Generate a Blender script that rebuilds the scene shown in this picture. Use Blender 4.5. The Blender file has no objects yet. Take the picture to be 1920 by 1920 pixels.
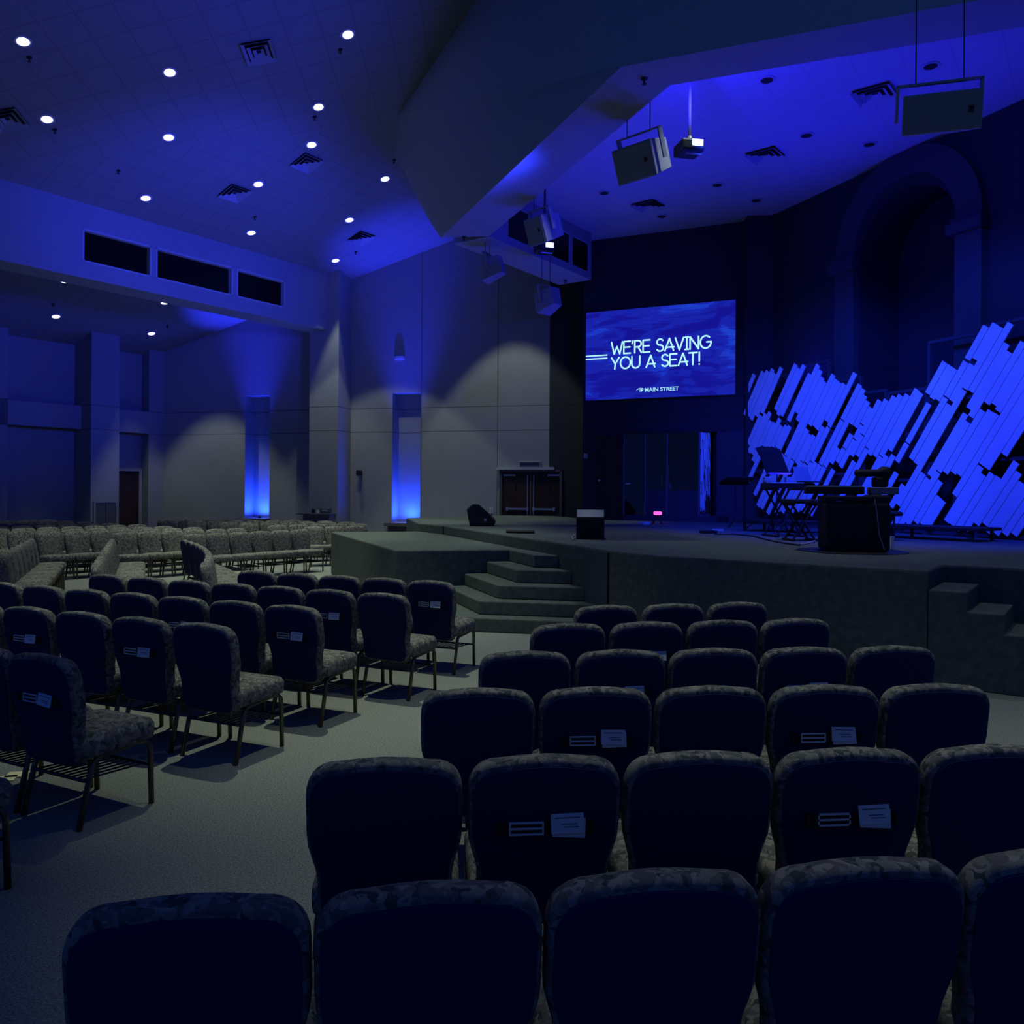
import bpy, math, random
from mathutils import Vector, Matrix

random.seed(7)
R = math.radians
COL = bpy.context.scene.collection
SC = bpy.context.scene

# ------------------------------------------------------------------ camera
F, HZ, ROLL, EYE = 1560.0, 920.0, R(0.4), 1.71
cam_d = bpy.data.cameras.new('camera')
cam = bpy.data.objects.new('camera', cam_d)
COL.objects.link(cam)
cam_d.sensor_width = 36.0
cam_d.lens = 36.0 * F / 1920.0
cam_d.shift_y = -(960.0 - HZ) / 1920.0
cam_d.clip_start = 0.05
cam_d.clip_end = 200
cam.matrix_world = Matrix.Translation((0, 0, EYE)) @ Matrix.Rotation(R(90), 4, 'X') @ Matrix.Rotation(ROLL, 4, 'Z')
SC.camera = cam

# ------------------------------------------------------------------ world, exposure
world = bpy.data.worlds.new('world')
SC.world = world
world.use_nodes = True
wb = world.node_tree.nodes['Background']
wb.inputs['Color'].default_value = (0.06, 0.19, 1.0, 1)
wb.inputs['Strength'].default_value = 0.19
SC.view_settings.view_transform = 'Standard'
SC.view_settings.look = 'None'
SC.view_settings.exposure = 0.0
SC.view_settings.gamma = 1.0
SC.view_settings.use_curve_mapping = False


def light(name, kind, loc, target, power, color, size=0.02, angle=80, blend=0.3, parent=None, sy=None):
    d = bpy.data.lights.new(name, kind)
    d.energy = power
    d.color = color
    if kind == 'SPOT':
        d.spot_size = R(angle)
        d.spot_blend = blend
        d.shadow_soft_size = size
    elif kind == 'AREA':
        d.size = size
        if sy:
            d.shape = 'RECTANGLE'
            d.size_y = sy
    else:
        d.shadow_soft_size = size
    o = bpy.data.objects.new(name, d)
    COL.objects.link(o)
    o.location = loc
    v = Vector(target) - Vector(loc)
    o.rotation_euler = v.to_track_quat('-Z', 'Y').to_euler()
    if parent:
        o.parent = parent
        o.matrix_parent_inverse = parent.matrix_world.inverted()
    return o


BLUE = (0.010, 0.045, 1.0)
VIOLET = (0.014, 0.010, 1.0)
DOWN = (0.83, 1.0, 0.80)
# blue stage washes hung behind the proscenium; the blue house and floor fills are added lamps
light('stage_wash', 'SPOT', (2.6, 10.6, 6.9), (5.6, 16.2, 2.0), 1700, BLUE, 0.15, 62, 0.6)
light('stage_wash', 'SPOT', (4.3, 9.7, 6.9), (6.9, 13.6, 2.2), 1500, BLUE, 0.15, 75, 0.6)
light('stage_wash', 'SPOT', (0.6, 13.6, 6.9), (5.0, 17.4, 2.0), 1000, (0.018, 0.035, 1.0), 0.15, 42, 0.6)
light('stage_wash', 'SPOT', (4.3, 9.9, 6.9), (6.0, 12.8, 1.0), 1000, VIOLET, 0.15, 64, 0.8)
light('ceiling_uplight', 'SPOT', (2.25, 11.0, 6.95), (2.9, 12.2, 7.8), 380, VIOLET, 0.05, 160, 0.5)
light('floor_blue_fill', 'SPOT', (5.3, 14.6, 1.3), (2.6, 12.2, 7.8), 1500, VIOLET, 0.6, 110, 0.9)  # added lamp, turns the stage ceiling and beam underside blue
light('floor_blue_fill', 'SPOT', (7.0, 11.9, 1.3), (4.4, 10.2, 7.8), 620, VIOLET, 0.6, 100, 0.9)
light('house_blue_fill', 'SPOT', (-0.8, 14.0, 5.6), (-8.2, 20.0, 7.4), 3700, (0.02, 0.035, 1.0), 0.5, 62, 1.0)  # added mid-air lamp, blues the left beam in place of stage spill
light('house_blue_fill', 'SPOT', (0.3, 12.4, 5.8), (-6.5, 13.5, 10.0), 900, (0.02, 0.035, 1.0), 0.5, 110, 1.0)  # added for a broad blue cast over the main ceiling
light('floor_blue_fill', 'SPOT', (2.7, 17.8, 1.2), (-0.2, 17.6, 6.7), 600, VIOLET, 0.5, 90, 0.9)  # added to turn the underside of the window band blue
light('floor_blue_fill', 'SPOT', (3.4, 13.6, 1.2), (0.9, 13.2, 6.7), 700, VIOLET, 1.2, 80, 0.9)
light('house_blue_fill', 'SPOT', (-1.2, 15.5, 5.6), (-4.6, 24.0, 8.0), 800, (0.02, 0.035, 1.0), 0.5, 60, 1.0)

# ------------------------------------------------------------------ measuring helpers
CT, ST = math.cos(ROLL), math.sin(ROLL)


def ray(px, py):
    u, v = px - 960.0, py - HZ
    return Vector(((u * CT + v * ST) / F, 1.0, -(v * CT - u * ST) / F))


def at_z(px, py, z):
    d = ray(px, py)
    t = (z - EYE) / d.z
    return Vector((d.x * t, t, z))


def at_y(px, py, y):
    d = ray(px, py)
    return Vector((d.x * y, y, EYE + d.z * y))


def at_plane(px, py, p, n):
    d = ray(px, py)
    o = Vector((0, 0, EYE))
    t = (Vector(p) - o).dot(Vector(n)) / d.dot(Vector(n))
    return o + d * t


def v2(a, b):
    return Vector((a, b, 0))


UW = v2(0.573, 0.8195)          # along the left wall, beam and booth band
VW = v2(0.8195, -0.573)         # out of the left wall into the room
PW0 = v2(-11.2, 26.76)          # corner of left wall and back wall
WD = v2(13.16, -3.55).normalized()   # along the back wall to the right
WN = v2(-WD.y, WD.x) * -1       # out of the back wall into the room
CN = Vector((VW.x * 0.315, VW.y * 0.315, -1.0))   # ceiling plane normal (down side)
CP = Vector((PW0.x, PW0.y, EYE + 4.38))


def ceil_z(x, y):
    return EYE + 4.38 + 0.315 * ((x - PW0.x) * VW.x + (y - PW0.y) * VW.y)


def on_ceil(px, py):
    return at_plane(px, py, CP, CN)


def along(px, o, ax):
    """distance along a plan line (o, ax) of the view ray at pixel column px near the horizon"""
    d = ray(px, HZ + (px - 960) * ST)
    dx, dy = d.x, 1.0
    # o + a*ax = t*(dx,dy)
    det = ax.x * dy - ax.y * dx
    return (-o.x * dy + o.y * dx) / det


# ------------------------------------------------------------------ materials
def mat(name, col, rough=0.8, metal=0.0, spec=0.3, emit=None, es=0.0, bump=0.0, bscale=80, var=0.0, vscale=6):
    m = bpy.data.materials.new(name)
    m.use_nodes = True
    nt = m.node_tree
    b = nt.nodes['Principled BSDF']
    b.inputs['Base Color'].default_value = (*col, 1)
    b.inputs['Roughness'].default_value = rough
    b.inputs['Metallic'].default_value = metal
    b.inputs['Specular IOR Level'].default_value = spec
    if emit:
        b.inputs['Emission Color'].default_value = (*emit, 1)
        b.inputs['Emission Strength'].default_value = es
    if bump or var:
        tc = nt.nodes.new('ShaderNodeTexCoord')
        n = nt.nodes.new('ShaderNodeTexNoise')
        n.inputs['Scale'].default_value = bscale
        n.inputs['Detail'].default_value = 4
        nt.links.new(tc.outputs['Object'], n.inputs['Vector'])
        if bump:
            bp = nt.nodes.new('ShaderNodeBump')
            bp.inputs['Strength'].default_value = bump
            bp.inputs['Distance'].default_value = 0.01
            nt.links.new(n.outputs['Fac'], bp.inputs['Height'])
            nt.links.new(bp.outputs['Normal'], b.inputs['Normal'])
        if var:
            n2 = nt.nodes.new('ShaderNodeTexNoise')
            n2.inputs['Scale'].default_value = vscale
            n2.inputs['Detail'].default_value = 5
            nt.links.new(tc.outputs['Object'], n2.inputs['Vector'])
            mr = nt.nodes.new('ShaderNodeMapRange')
            mr.inputs['From Min'].default_value = 0.3
            mr.inputs['From Max'].default_value = 0.7
            mr.inputs['To Min'].default_value = 1 - var
            mr.inputs['To Max'].default_value = 1 + var
            nt.links.new(n2.outputs['Fac'], mr.inputs['Value'])
            vm = nt.nodes.new('ShaderNodeVectorMath')
            vm.operation = 'SCALE'
            vm.inputs[0].default_value = col
            nt.links.new(mr.outputs['Result'], vm.inputs['Scale'])
            nt.links.new(vm.outputs['Vector'], b.inputs['Base Color'])
    return m


def nmath(nt, op, a, b=None, c=None):
    n = nt.nodes.new('ShaderNodeMath')
    n.operation = op
    for i, x in enumerate((a, b, c)):
        if x is None:
            continue
        if isinstance(x, (int, float)):
            n.inputs[i].default_value = x
        else:
            nt.links.new(x, n.inputs[i])
    return n.outputs[0]


def line_mat(name, col, dark, lines, rough=0.85, noise=0.06):
    """painted surface with thin joint lines; lines = list of (axis vector, origin value, pitch or None, half width)"""
    m = mat(name, col, rough)
    nt = m.node_tree
    b = nt.nodes['Principled BSDF']
    g = nt.nodes.new('ShaderNodeNewGeometry')
    acc = None
    for ax, o, pitch, hw in lines:
        dp = nt.nodes.new('ShaderNodeVectorMath')
        dp.operation = 'DOT_PRODUCT'
        dp.inputs[1].default_value = ax
        nt.links.new(g.outputs['Position'], dp.inputs[0])
        x = nmath(nt, 'SUBTRACT', dp.outputs['Value'], o)
        if pitch:
            x = nmath(nt, 'PINGPONG', x, pitch / 2)
        else:
            x = nmath(nt, 'ABSOLUTE', x)
        f = nmath(nt, 'LESS_THAN', x, hw)
        acc = f if acc is None else nmath(nt, 'MAXIMUM', acc, f)
    n2 = nt.nodes.new('ShaderNodeTexNoise')
    n2.inputs['Scale'].default_value = 3.0
    n2.inputs['Detail'].default_value = 6
    nt.links.new(g.outputs['Position'], n2.inputs['Vector'])
    mr = nt.nodes.new('ShaderNodeMapRange')
    mr.inputs['To Min'].default_value = 1 - noise
    mr.inputs['To Max'].default_value = 1 + noise
    nt.links.new(n2.outputs['Fac'], mr.inputs['Value'])
    vm = nt.nodes.new('ShaderNodeVectorMath')
    vm.operation = 'SCALE'
    vm.inputs[0].default_value = col
    nt.links.new(mr.outputs['Result'], vm.inputs['Scale'])
    mx = nt.nodes.new('ShaderNodeMix')
    mx.data_type = 'RGBA'
    nt.links.new(acc, mx.inputs[0])
    nt.links.new(vm.outputs['Vector'], mx.inputs[6])
    mx.inputs[7].default_value = (*dark, 1)
    nt.links.new(mx.outputs[2], b.inputs['Base Color'])
    return m


def fabric_mat(name):
    m = mat(name, (0.2, 0.2, 0.2), 0.95, spec=0.1)
    nt = m.node_tree
    b = nt.nodes['Principled BSDF']
    tc = nt.nodes.new('ShaderNodeTexCoord')
    oi = nt.nodes.new('ShaderNodeObjectInfo')
    sc = nt.nodes.new('ShaderNodeVectorMath')
    sc.operation = 'ADD'
    nt.links.new(tc.outputs['Object'], sc.inputs[0])
    rs = nmath(nt, 'MULTIPLY', oi.outputs['Random'], 13.0)
    nt.links.new(rs, sc.inputs[1])
    ns = nt.nodes.new('ShaderNodeTexNoise')
    ns.inputs['Scale'].default_value = 16
    nt.links.new(sc.outputs[0], ns.inputs['Vector'])
    wp = nt.nodes.new('ShaderNodeVectorMath')
    wp.operation = 'MULTIPLY_ADD'
    nt.links.new(ns.outputs['Color'], wp.inputs[0])
    wp.inputs[1].default_value = (0.09, 0.09, 0.09)
    nt.links.new(sc.outputs[0], wp.inputs[2])
    vo = nt.nodes.new('ShaderNodeTexVoronoi')
    vo.inputs['Scale'].default_value = 50
    nt.links.new(wp.outputs[0], vo.inputs['Vector'])
    cr = nt.nodes.new('ShaderNodeValToRGB')
    cr.color_ramp.interpolation = 'CONSTANT'
    e = cr.color_ramp.elements
    e[0].position = 0
    e[0].color = (0.18, 0.17, 0.135, 1)
    e[1].position = 0.26
    e[1].color = (0.10, 0.105, 0.09, 1)
    x = e.new(0.46)
    x.color = (0.25, 0.215, 0.175, 1)
    x = e.new(0.66)
    x.color = (0.055, 0.06, 0.055, 1)
    x = e.new(0.78)
    x.color = (0.13, 0.11, 0.10, 1)
    sp = nt.nodes.new('ShaderNodeSeparateColor')
    nt.links.new(vo.outputs['Color'], sp.inputs[0])
    nt.links.new(sp.outputs[0], cr.inputs[0])
    ed = nt.nodes.new('ShaderNodeTexNoise')
    ed.inputs['Scale'].default_value = 220
    nt.links.new(tc.outputs['Object'], ed.inputs['Vector'])
    mr = nt.nodes.new('ShaderNodeMapRange')
    mr.inputs['To Min'].default_value = 0.7
    mr.inputs['To Max'].default_value = 1.3
    nt.links.new(ed.outputs['Fac'], mr.inputs['Value'])
    vm = nt.nodes.new('ShaderNodeVectorMath')
    vm.operation = 'SCALE'
    nt.links.new(cr.outputs[0], vm.inputs[0])
    nt.links.new(mr.outputs[0], vm.inputs['Scale'])
    nt.links.new(vm.outputs[0], b.inputs['Base Color'])
    bp = nt.nodes.new('ShaderNodeBump')
    bp.inputs['Strength'].default_value = 0.25
    bp.inputs['Distance'].default_value = 0.004
    nt.links.new(ed.outputs['Fac'], bp.inputs['Height'])
    nt.links.new(bp.outputs['Normal'], b.inputs['Normal'])
    return m


def glass_mat(name, tint, fac=0.12):
    m = bpy.data.materials.new(name)
    m.use_nodes = True
    nt = m.node_tree
    for n in list(nt.nodes):
        nt.nodes.remove(n)
    o = nt.nodes.new('ShaderNodeOutputMaterial')
    mix = nt.nodes.new('ShaderNodeMixShader')
    tr = nt.nodes.new('ShaderNodeBsdfTransparent')
    tr.inputs[0].default_value = (*tint, 1)
    gl = nt.nodes.new('ShaderNodeBsdfGlossy')
    gl.inputs['Roughness'].default_value = 0.02
    mix.inputs[0].default_value = fac
    nt.links.new(tr.outputs[0], mix.inputs[1])
    nt.links.new(gl.outputs[0], mix.inputs[2])
    nt.links.new(mix.outputs[0], o.inputs[0])
    return m


ZAX = Vector((0, 0, 1))
DIM = 1.0
NW = WD.dot(PW0)


def wall_pos(px):
    return NW + along(px, PW0, WD)


M = {}
M['paint'] = line_mat('wall_paint', (0.31, 0.305, 0.30), (0.13, 0.13, 0.13),
                      [(ZAX, 4.13, None, .012), (ZAX, 3.43, None, .012)] +
                      [(WD, wall_pos(p), None, .012) for p in (789, 932)])
M['paint_plain'] = line_mat('side_wall_paint', (0.26, 0.26, 0.27), (0.13, 0.13, 0.14), [(ZAX, 4.13, None, .012), (ZAX, 3.43, None, .012)])
M['drywall'] = mat('drywall', (0.30, 0.305, 0.30), 0.9, var=0.04)
M['black_paint'] = line_mat('black_wall_paint', (0.028, 0.028, 0.034), (0.015, 0.015, 0.02),
                            [(ZAX, 4.13, None, .012), (ZAX, 3.43, None, .012)], 0.75)
TA = Vector((UW.x, UW.y, 0))
M['tile_far'] = line_mat('ceiling_tile', (0.24, 0.24, 0.24), (0.195, 0.195, 0.195), [(TA, .1, .61, .012), (Vector((VW.x, VW.y, 0)), .2, .585, .012)], 0.95)
M['tile_near'] = line_mat('ceiling_tile_square', (0.24, 0.24, 0.24), (0.195, 0.195, 0.195),
                          [(Vector((1, 0, 0)), .1, .61, .012), (Vector((0, 1, 0)), .2, .61, .012)], 0.95)
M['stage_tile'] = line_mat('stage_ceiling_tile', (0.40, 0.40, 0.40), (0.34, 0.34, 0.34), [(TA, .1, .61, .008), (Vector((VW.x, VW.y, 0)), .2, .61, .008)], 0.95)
M['carpet'] = mat('carpet', (0.215, 0.215, 0.185), 0.97, spec=0.05, bump=0.6, bscale=160, var=0.5, vscale=110)
M['stage_carpet'] = mat('stage_carpet', (0.105, 0.118, 0.10), 0.97, spec=0.05, bump=0.5, bscale=120, var=0.2, vscale=14)
M['fabric'] = fabric_mat('woven_upholstery')
M['back_cloth'] = mat('dark_back_cloth', (0.018, 0.022, 0.075), 0.95, spec=0.08, bump=0.2, bscale=250)
M['bronze'] = mat('bronze_tube', (0.14, 0.12, 0.085), 0.38, 0.85)
M['wire'] = mat('black_wire', (0.03, 0.03, 0.03), 0.5)
M['paper'] = mat('white_paper', (0.62, 0.64, 0.66), 0.8, var=0.05)
M['paper_ink'] = mat('grey_ink', (0.12, 0.13, 0.16), 0.8)
M['yellow_paper'] = mat('cream_paper', (0.75, 0.66, 0.36), 0.8)
M['black_plastic'] = mat('black_plastic', (0.012, 0.012, 0.014), 0.5)
M['grey_speaker'] = mat('speaker_grey', (0.30, 0.31, 0.30), 0.7, var=.05)
M['grille'] = mat('speaker_grille', (0.24, 0.26, 0.24), 0.8, bump=.6, bscale=400)
M['black_box'] = mat('black_box', (0.016, 0.016, 0.018), 0.7, bump=.2, bscale=300)
M['lit_top'] = mat('lit_speaker_top', (0.33, 0.34, 0.31), 0.7)  # black wedge's top made pale: light from above put into the colour
M['wood_door'] = mat('dark_door_wood', (0.032, 0.014, 0.011), 0.55, var=.25, vscale=5)
M['door_frame'] = mat('door_frame', (0.09, 0.08, 0.08), 0.6)
M['chrome'] = mat('brushed_metal', (0.55, 0.55, 0.55), 0.3, 0.9)
M['dark_glass'] = mat('dark_window_glass', (0.004, 0.004, 0.006), 0.12, spec=0.3)
M['frame_grey'] = mat('window_frame', (0.42, 0.43, 0.42), 0.7)
M['plank'] = mat('white_plank', (0.80, 0.80, 0.80), 0.85, spec=.1, var=.03, vscale=9)
M['plank_frame'] = mat('dark_timber_frame', (0.05, 0.05, 0.06), 0.8)
M['glass'] = glass_mat('clear_panel', (0.75, 0.75, 0.8), 0.06)
M['mirror_glass'] = glass_mat('glossy_panel', (0.3, 0.3, 0.35), 0.85)
M['dark_panel'] = mat('dark_acoustic_panel', (0.03, 0.03, 0.045), 0.6)
M['lamp'] = mat('lamp_lens', (1, 1, 1), 0.5, emit=(1.0, 0.98, 0.93), es=2.4)
M['vent'] = mat('vent_metal', (0.34, 0.34, 0.35), 0.6)
M['vent_dark'] = mat('vent_slot', (0.01, 0.01, 0.012), 0.9)
M['sill'] = mat('dark_sill', (0.10, 0.09, 0.09), 0.6)
M['white_plastic'] = mat('white_plastic', (0.6, 0.6, 0.6), 0.5)
M['drum_shell'] = mat('drum_shell', (0.25, 0.02, 0.03), 0.25, 0.3)
M['cymbal'] = mat('cymbal_brass', (0.5, 0.38, 0.14), 0.25, 0.95)
M['pink'] = mat('pink_light', (0.3, 0.05, 0.1), 0.5, emit=(1.0, 0.10, 0.55), es=1.6)
M['lens_on'] = mat('projector_lens', (0.3, 0.4, 0.5), 0.2, emit=(0.62, 0.85, 1.0), es=2.2)


# ------------------------------------------------------------------ mesh helpers
class MB:
    def __init__(s):
        s.v, s.f = [], []

    def add(s, vs, fs):
        o = len(s.v)
        s.v += [Vector(v) for v in vs]
        s.f += [tuple(i + o for i in f) for f in fs]
        return s

    def box(s, x0, x1, y0, y1, z0, z1, mtx=None):
        vs = [Vector((x, y, z)) for z in (z0, z1) for y in (y0, y1) for x in (x0, x1)]
        if mtx:
            vs = [mtx @ v for v in vs]
        return s.add(vs, [(0, 2, 3, 1), (4, 5, 7, 6), (0, 1, 5, 4), (2, 6, 7, 3), (0, 4, 6, 2), (1, 3, 7, 5)])

    def obox(s, o, ax, ay, a, b, z):
        """box in a plan frame: o origin, ax, ay unit plan vectors"""
        ax, ay = Vector(ax), Vector(ay)
        vs = [Vector((o.x, o.y, 0)) + ax * i + ay * j + Vector((0, 0, k)) for k in z for j in b for i in a]
        return s.add(vs, [(0, 2, 3, 1), (4, 5, 7, 6), (0, 1, 5, 4), (2, 6, 7, 3), (0, 4, 6, 2), (1, 3, 7, 5)])

    def prism(s, poly, z0, z1):
        """plan polygon extruded in z"""
        n = len(poly)
        vs = [(p[0], p[1], z0) for p in poly] + [(p[0], p[1], z1) for p in poly]
        fs = [tuple(range(n - 1, -1, -1)), tuple(range(n, 2 * n))]
        fs += [(i, (i + 1) % n, n + (i + 1) % n, n + i) for i in range(n)]
        return s.add(vs, fs)

    def extrude(s, poly, mtx, d):
        """polygon in the x,z plane of mtx extruded from y=0 to y=d"""
        n = len(poly)
        vs = [mtx @ Vector((p[0], 0, p[1])) for p in poly] + [mtx @ Vector((p[0], d, p[1])) for p in poly]
        fs = [tuple(range(n)), tuple(range(2 * n - 1, n - 1, -1))]
        fs += [((i + 1) % n, i, n + i, n + (i + 1) % n) for i in range(n)]
        return s.add(vs, fs)

    def tube(s, pts, r, seg=8, cap=True):
        pts = [Vector(p) for p in pts]
        rings = []
        for i, p in enumerate(pts):
            a = pts[max(i - 1, 0)]
            b = pts[min(i + 1, len(pts) - 1)]
            d = (b - a).normalized()
            up = Vector((0, 0, 1)) if abs(d.z) < .9 else Vector((1, 0, 0))
            e1 = d.cross(up).normalized()
            e2 = e1.cross(d)
            rr = r[i] if isinstance(r, (list, tuple)) else r
            rings.append([p + e1 * rr * math.cos(2 * math.pi * k / seg) + e2 * rr * math.sin(2 * math.pi * k / seg) for k in range(seg)])
        vs = [v for g in rings for v in g]
        fs = []
        for i in range(len(pts) - 1):
            for k in range(seg):
                a, b = i * seg + k, i * seg + (k + 1) % seg
                fs.append((a, b, b + seg, a + seg))
        if cap:
            fs.append(tuple(range(seg - 1, -1, -1)))
            fs.append(tuple(range((len(pts) - 1) * seg, len(pts) * seg)))
        return s.add(vs, fs)

    def lathe(s, prof, mtx=None, seg=24):
        """(r, z) profile turned round z"""
        mtx = mtx or Matrix()
        vs, fs = [], []
        for r, z in prof:
            for k in range(seg):
                t = 2 * math.pi * k / seg
                vs.append(mtx @ Vector((r * math.cos(t), r * math.sin(t), z)))
        for i in range(len(prof) - 1):
            for k in range(seg):
                a, b = i * seg + k, i * seg + (k + 1) % seg
                fs.append((a, b, b + seg, a + seg))
        fs.append(tuple(range(seg - 1, -1, -1)))
        fs.append(tuple(range((len(prof) - 1) * seg, len(prof) * seg)))
        return s.add(vs, fs)

    def build(s, name, m, parent=None, smooth=False, bevel=0.0, local=None):
        me = bpy.data.meshes.new(name)
        vs = s.v
        if local is not None:
            inv = local.inverted()
            vs = [inv @ v for v in vs]
        me.from_pydata([tuple(v) for v in vs], [], s.f)
        me.materials.append(m)
        me.update()
        if smooth:
            for p in me.polygons:
                p.use_smooth = True
        o = bpy.data.objects.new(name, me)
        COL.objects.link(o)
        if parent:
            o.parent = parent
        if bevel:
            b = o.modifiers.new('bevel', 'BEVEL')
            b.width = bevel
            b.segments = 2
            b.limit_method = 'ANGLE'
        return o


def tag(o, label=None, cat=None, group=None, kind=None):
    if label:
        o['label'] = label
    if cat:
        o['category'] = cat
    if group:
        o['group'] = group
    if kind:
        o['kind'] = kind
    return o


def thing(name, label, cat, loc=(0, 0, 0), rz=0.0, group=None, mtx=None):
    o = bpy.data.objects.new(name, None)
    COL.objects.link(o)
    o.empty_display_size = 0.1
    if mtx:
        o.matrix_world = mtx
    else:
        o.location = loc
        o.rotation_euler = (0, 0, rz)
    return tag(o, label, cat, group)


def struct(name, mb, m, **k):
    return tag(mb.build(name, m, **k), kind='structure')


def dup(root, loc, rz, label, group, name=None):
    r = root.copy()
    COL.objects.link(r)
    r.location = loc
    r.rotation_euler = (0, 0, rz)
    r['label'] = label
    if group:
        r['group'] = group
    for ch in list(root.children):
        c = ch.copy()
        COL.objects.link(c)
        c.parent = r
        for g in ch.children:
            d = g.copy()
            COL.objects.link(d)
            d.parent = c
    return r


def frame(p, xdir, up=(0, 0, 1)):
    """matrix with x along xdir, z up, y = z cross x"""
    x = Vector(xdir).normalized()
    z = Vector(up).normalized()
    y = z.cross(x).normalized()
    z = x.cross(y)
    m = Matrix((x, y, z)).transposed().to_4x4()
    m.translation = Vector(p)
    return m


ORD = ['first', 'second', 'third', 'fourth', 'fifth', 'sixth', 'seventh', 'eighth', 'ninth', 'tenth', 'eleventh', 'twelfth']

# ================================================================== STRUCTURE
ZS = 1.02      # stage level
ZC = 7.81      # stage house ceiling
ZB = 6.71      # underside of the proscenium beam

struct('floor', MB().box(-24, 16, -4, 30, -0.2, 0), M['carpet'])

# ---- main sloping ceiling, two tile fields that meet on one line
F0, F1 = on_ceil(0, 313), on_ceil(605, 248)
fd = (F1 - F0)
fd = Vector((fd.x, fd.y, 0)).normalized()
nrm = Vector((-fd.y, fd.x, 0))
far_poly, near_poly = [], []


def ceil_pt(x, y, dz=0):
    return Vector((x, y, ceil_z(x, y) + dz))


fa, fb = F0 - fd * 12, F1 + fd * 14


def ceil_slab(name, pts, m):
    n = len(pts)
    vs = [ceil_pt(p.x, p.y) for p in pts] + [ceil_pt(p.x, p.y, .15) for p in pts]
    fs = [tuple(range(n)), tuple(range(2 * n - 1, n - 1, -1))] + [((i + 1) % n, i, n + i, n + (i + 1) % n) for i in range(n)]
    return struct(name, MB().add(vs, fs), m)


ceil_slab('ceiling', [fa, fb, v2(6, 28), v2(-13, 28), v2(-22, 18)], M['tile_far'])
ceil_slab('ceiling', [v2(-22, 5), v2(2.0, 5), v2(6.5, 12), fb, fa], M['tile_near'])

# ---- back wall with two tall niches
LW = (v2(1.96, 23.21) - PW0).length
zt = 11.0


def wt(px):
    return along(px, PW0, WD)


n1 = (wt(459), wt(505), 0.80, EYE + 2.90)
n2 = (wt(735), wt(788), 0.74, EYE + 2.87)
w = MB()
edge = wt(1029)


def ceiling_top_wall(mb, a0, a1, z0, extra=0.05):
    """wall piece whose top follows the sloping ceiling"""
    vs = []
    for dep in (0, -0.2):
        for a in (a0, a1):
            p = PW0 + WD * a + WN * dep
            vs.append(Vector((p.x, p.y, z0)))
        for a in (a1, a0):
            p = PW0 + WD * a + WN * dep
            vs.append(Vector((p.x, p.y, ceil_z(p.x, p.y) + extra)))
    mb.add(vs, [(0, 1, 2, 3), (7, 6, 5, 4), (0, 4, 5, 1), (1, 5, 6, 2), (2, 6, 7, 3), (3, 7, 4, 0)])


ceiling_top_wall(w, 0, n1[0], 0)
ceiling_top_wall(w, n1[0], n1[1], n1[3])
w.obox(PW0, WD, WN, (n1[0], n1[1]), (-.2, 0), (0, n1[2]))
ceiling_top_wall(w, n1[1], n2[0], 0)
ceiling_top_wall(w, n2[0], n2[1], n2[3])
w.obox(PW0, WD, WN, (n2[0], n2[1]), (-.2, 0), (0, n2[2]))
ceiling_top_wall(w, n2[1], edge, 0)
for n in (n1, n2):
    w.obox(PW0, WD, WN, (n[0] - .1, n[1] + .1), (-.62, -.5), (0, n[3] + .2))
    w.obox(PW0, WD, WN, (n[0] - .1, n[0]), (-.5, -.2), (0, n[3] + .2))
    w.obox(PW0, WD, WN, (n[1], n[1] + .1), (-.5, -.2), (0, n[3] + .2))
    w.obox(PW0, WD, WN, (n[0] - .1, n[1] + .1), (-.5, -.2), (n[3], n[3] + .2))
    w.obox(PW0, WD, WN, (n[0] - .1, n[1] + .1), (-.5, -.2), (n[2] - .2, n[2]))
struct('wall_back', w, M['paint'])
w = MB()
ceiling_top_wall(w, edge, wt(1135), 0)
struct('wall_back_stage_end', w, M['black_paint'])
# dark sills under the niches
for i, n in enumerate((n1, n2)):
    s = MB().obox(PW0, WD, WN, (n[0] - .14, n[1] + .05), (0, .28), (n[2] - .10, n[2]))
    s.obox(PW0, WD, WN, (n[0] - .05, n[1] - .02), (0, .18), (n[2] - .5, n[2] - .10))
    struct('trim_%d' % (i + 1), s, M['sill'], bevel=.01)
# blue uplights standing on the niche sills
for i, n in enumerate((n1, n2)):
    mid = PW0 + WD * ((n[0] + n[1]) / 2)
    t = thing('uplight', 'short black uplight on the sill of the blue niche ' + ('nearer the left wall' if i == 0 else 'beside the stage'),
              'light', mid + WN * -.16 + Vector((0, 0, n[2])), 0, 'blue niche uplights')
    MB().lathe([(.05, 0), (.05, .05), (.035, .07)], seg=12).build('base', M['black_plastic'], t)
    bpy.context.view_layer.update()
    a = mid + WN * -.16 + Vector((0, 0, n[2] + .075))
    light('uplight_lamp', 'AREA', a, a + Vector((0, 0, 1)), 95, BLUE, .24, parent=t)
    a = mid + WN * .85 + Vector((0, 0, n[2] + .06))
    light('uplight_lamp', 'SPOT', a, a + Vector((0, 0, 1)), 5200, (0.02, 0.03, 1.0), .05, 36, 1.0, parent=t)  # unseen lamp in mid-air off the wall, added for the ceiling glow

# ---- pillar at the end of the beam
PD = 0.83
pa0, pa1 = wt(657) - .93, wt(657)
w = MB()
vs = []
for dep in (PD, -.05):
    for a in (pa0, pa1):
        p = PW0 + WD * a + WN * dep
        vs.append(Vector((p.x, p.y, 0)))
    for a in (pa1, pa0):
        p = PW0 + WD * a + WN * dep
        vs.append(Vector((p.x, p.y, ceil_z(p.x, p.y) + .05)))
w.add(vs, [(0, 1, 2, 3), (7, 6, 5, 4), (0, 4, 5, 1), (1, 5, 6, 2), (2, 6, 7, 3), (3, 7, 4, 0)])
struct('wall_pillar', w, M['paint'])

# ---- left wall with recessed bays
AX = UW * -1


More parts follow.
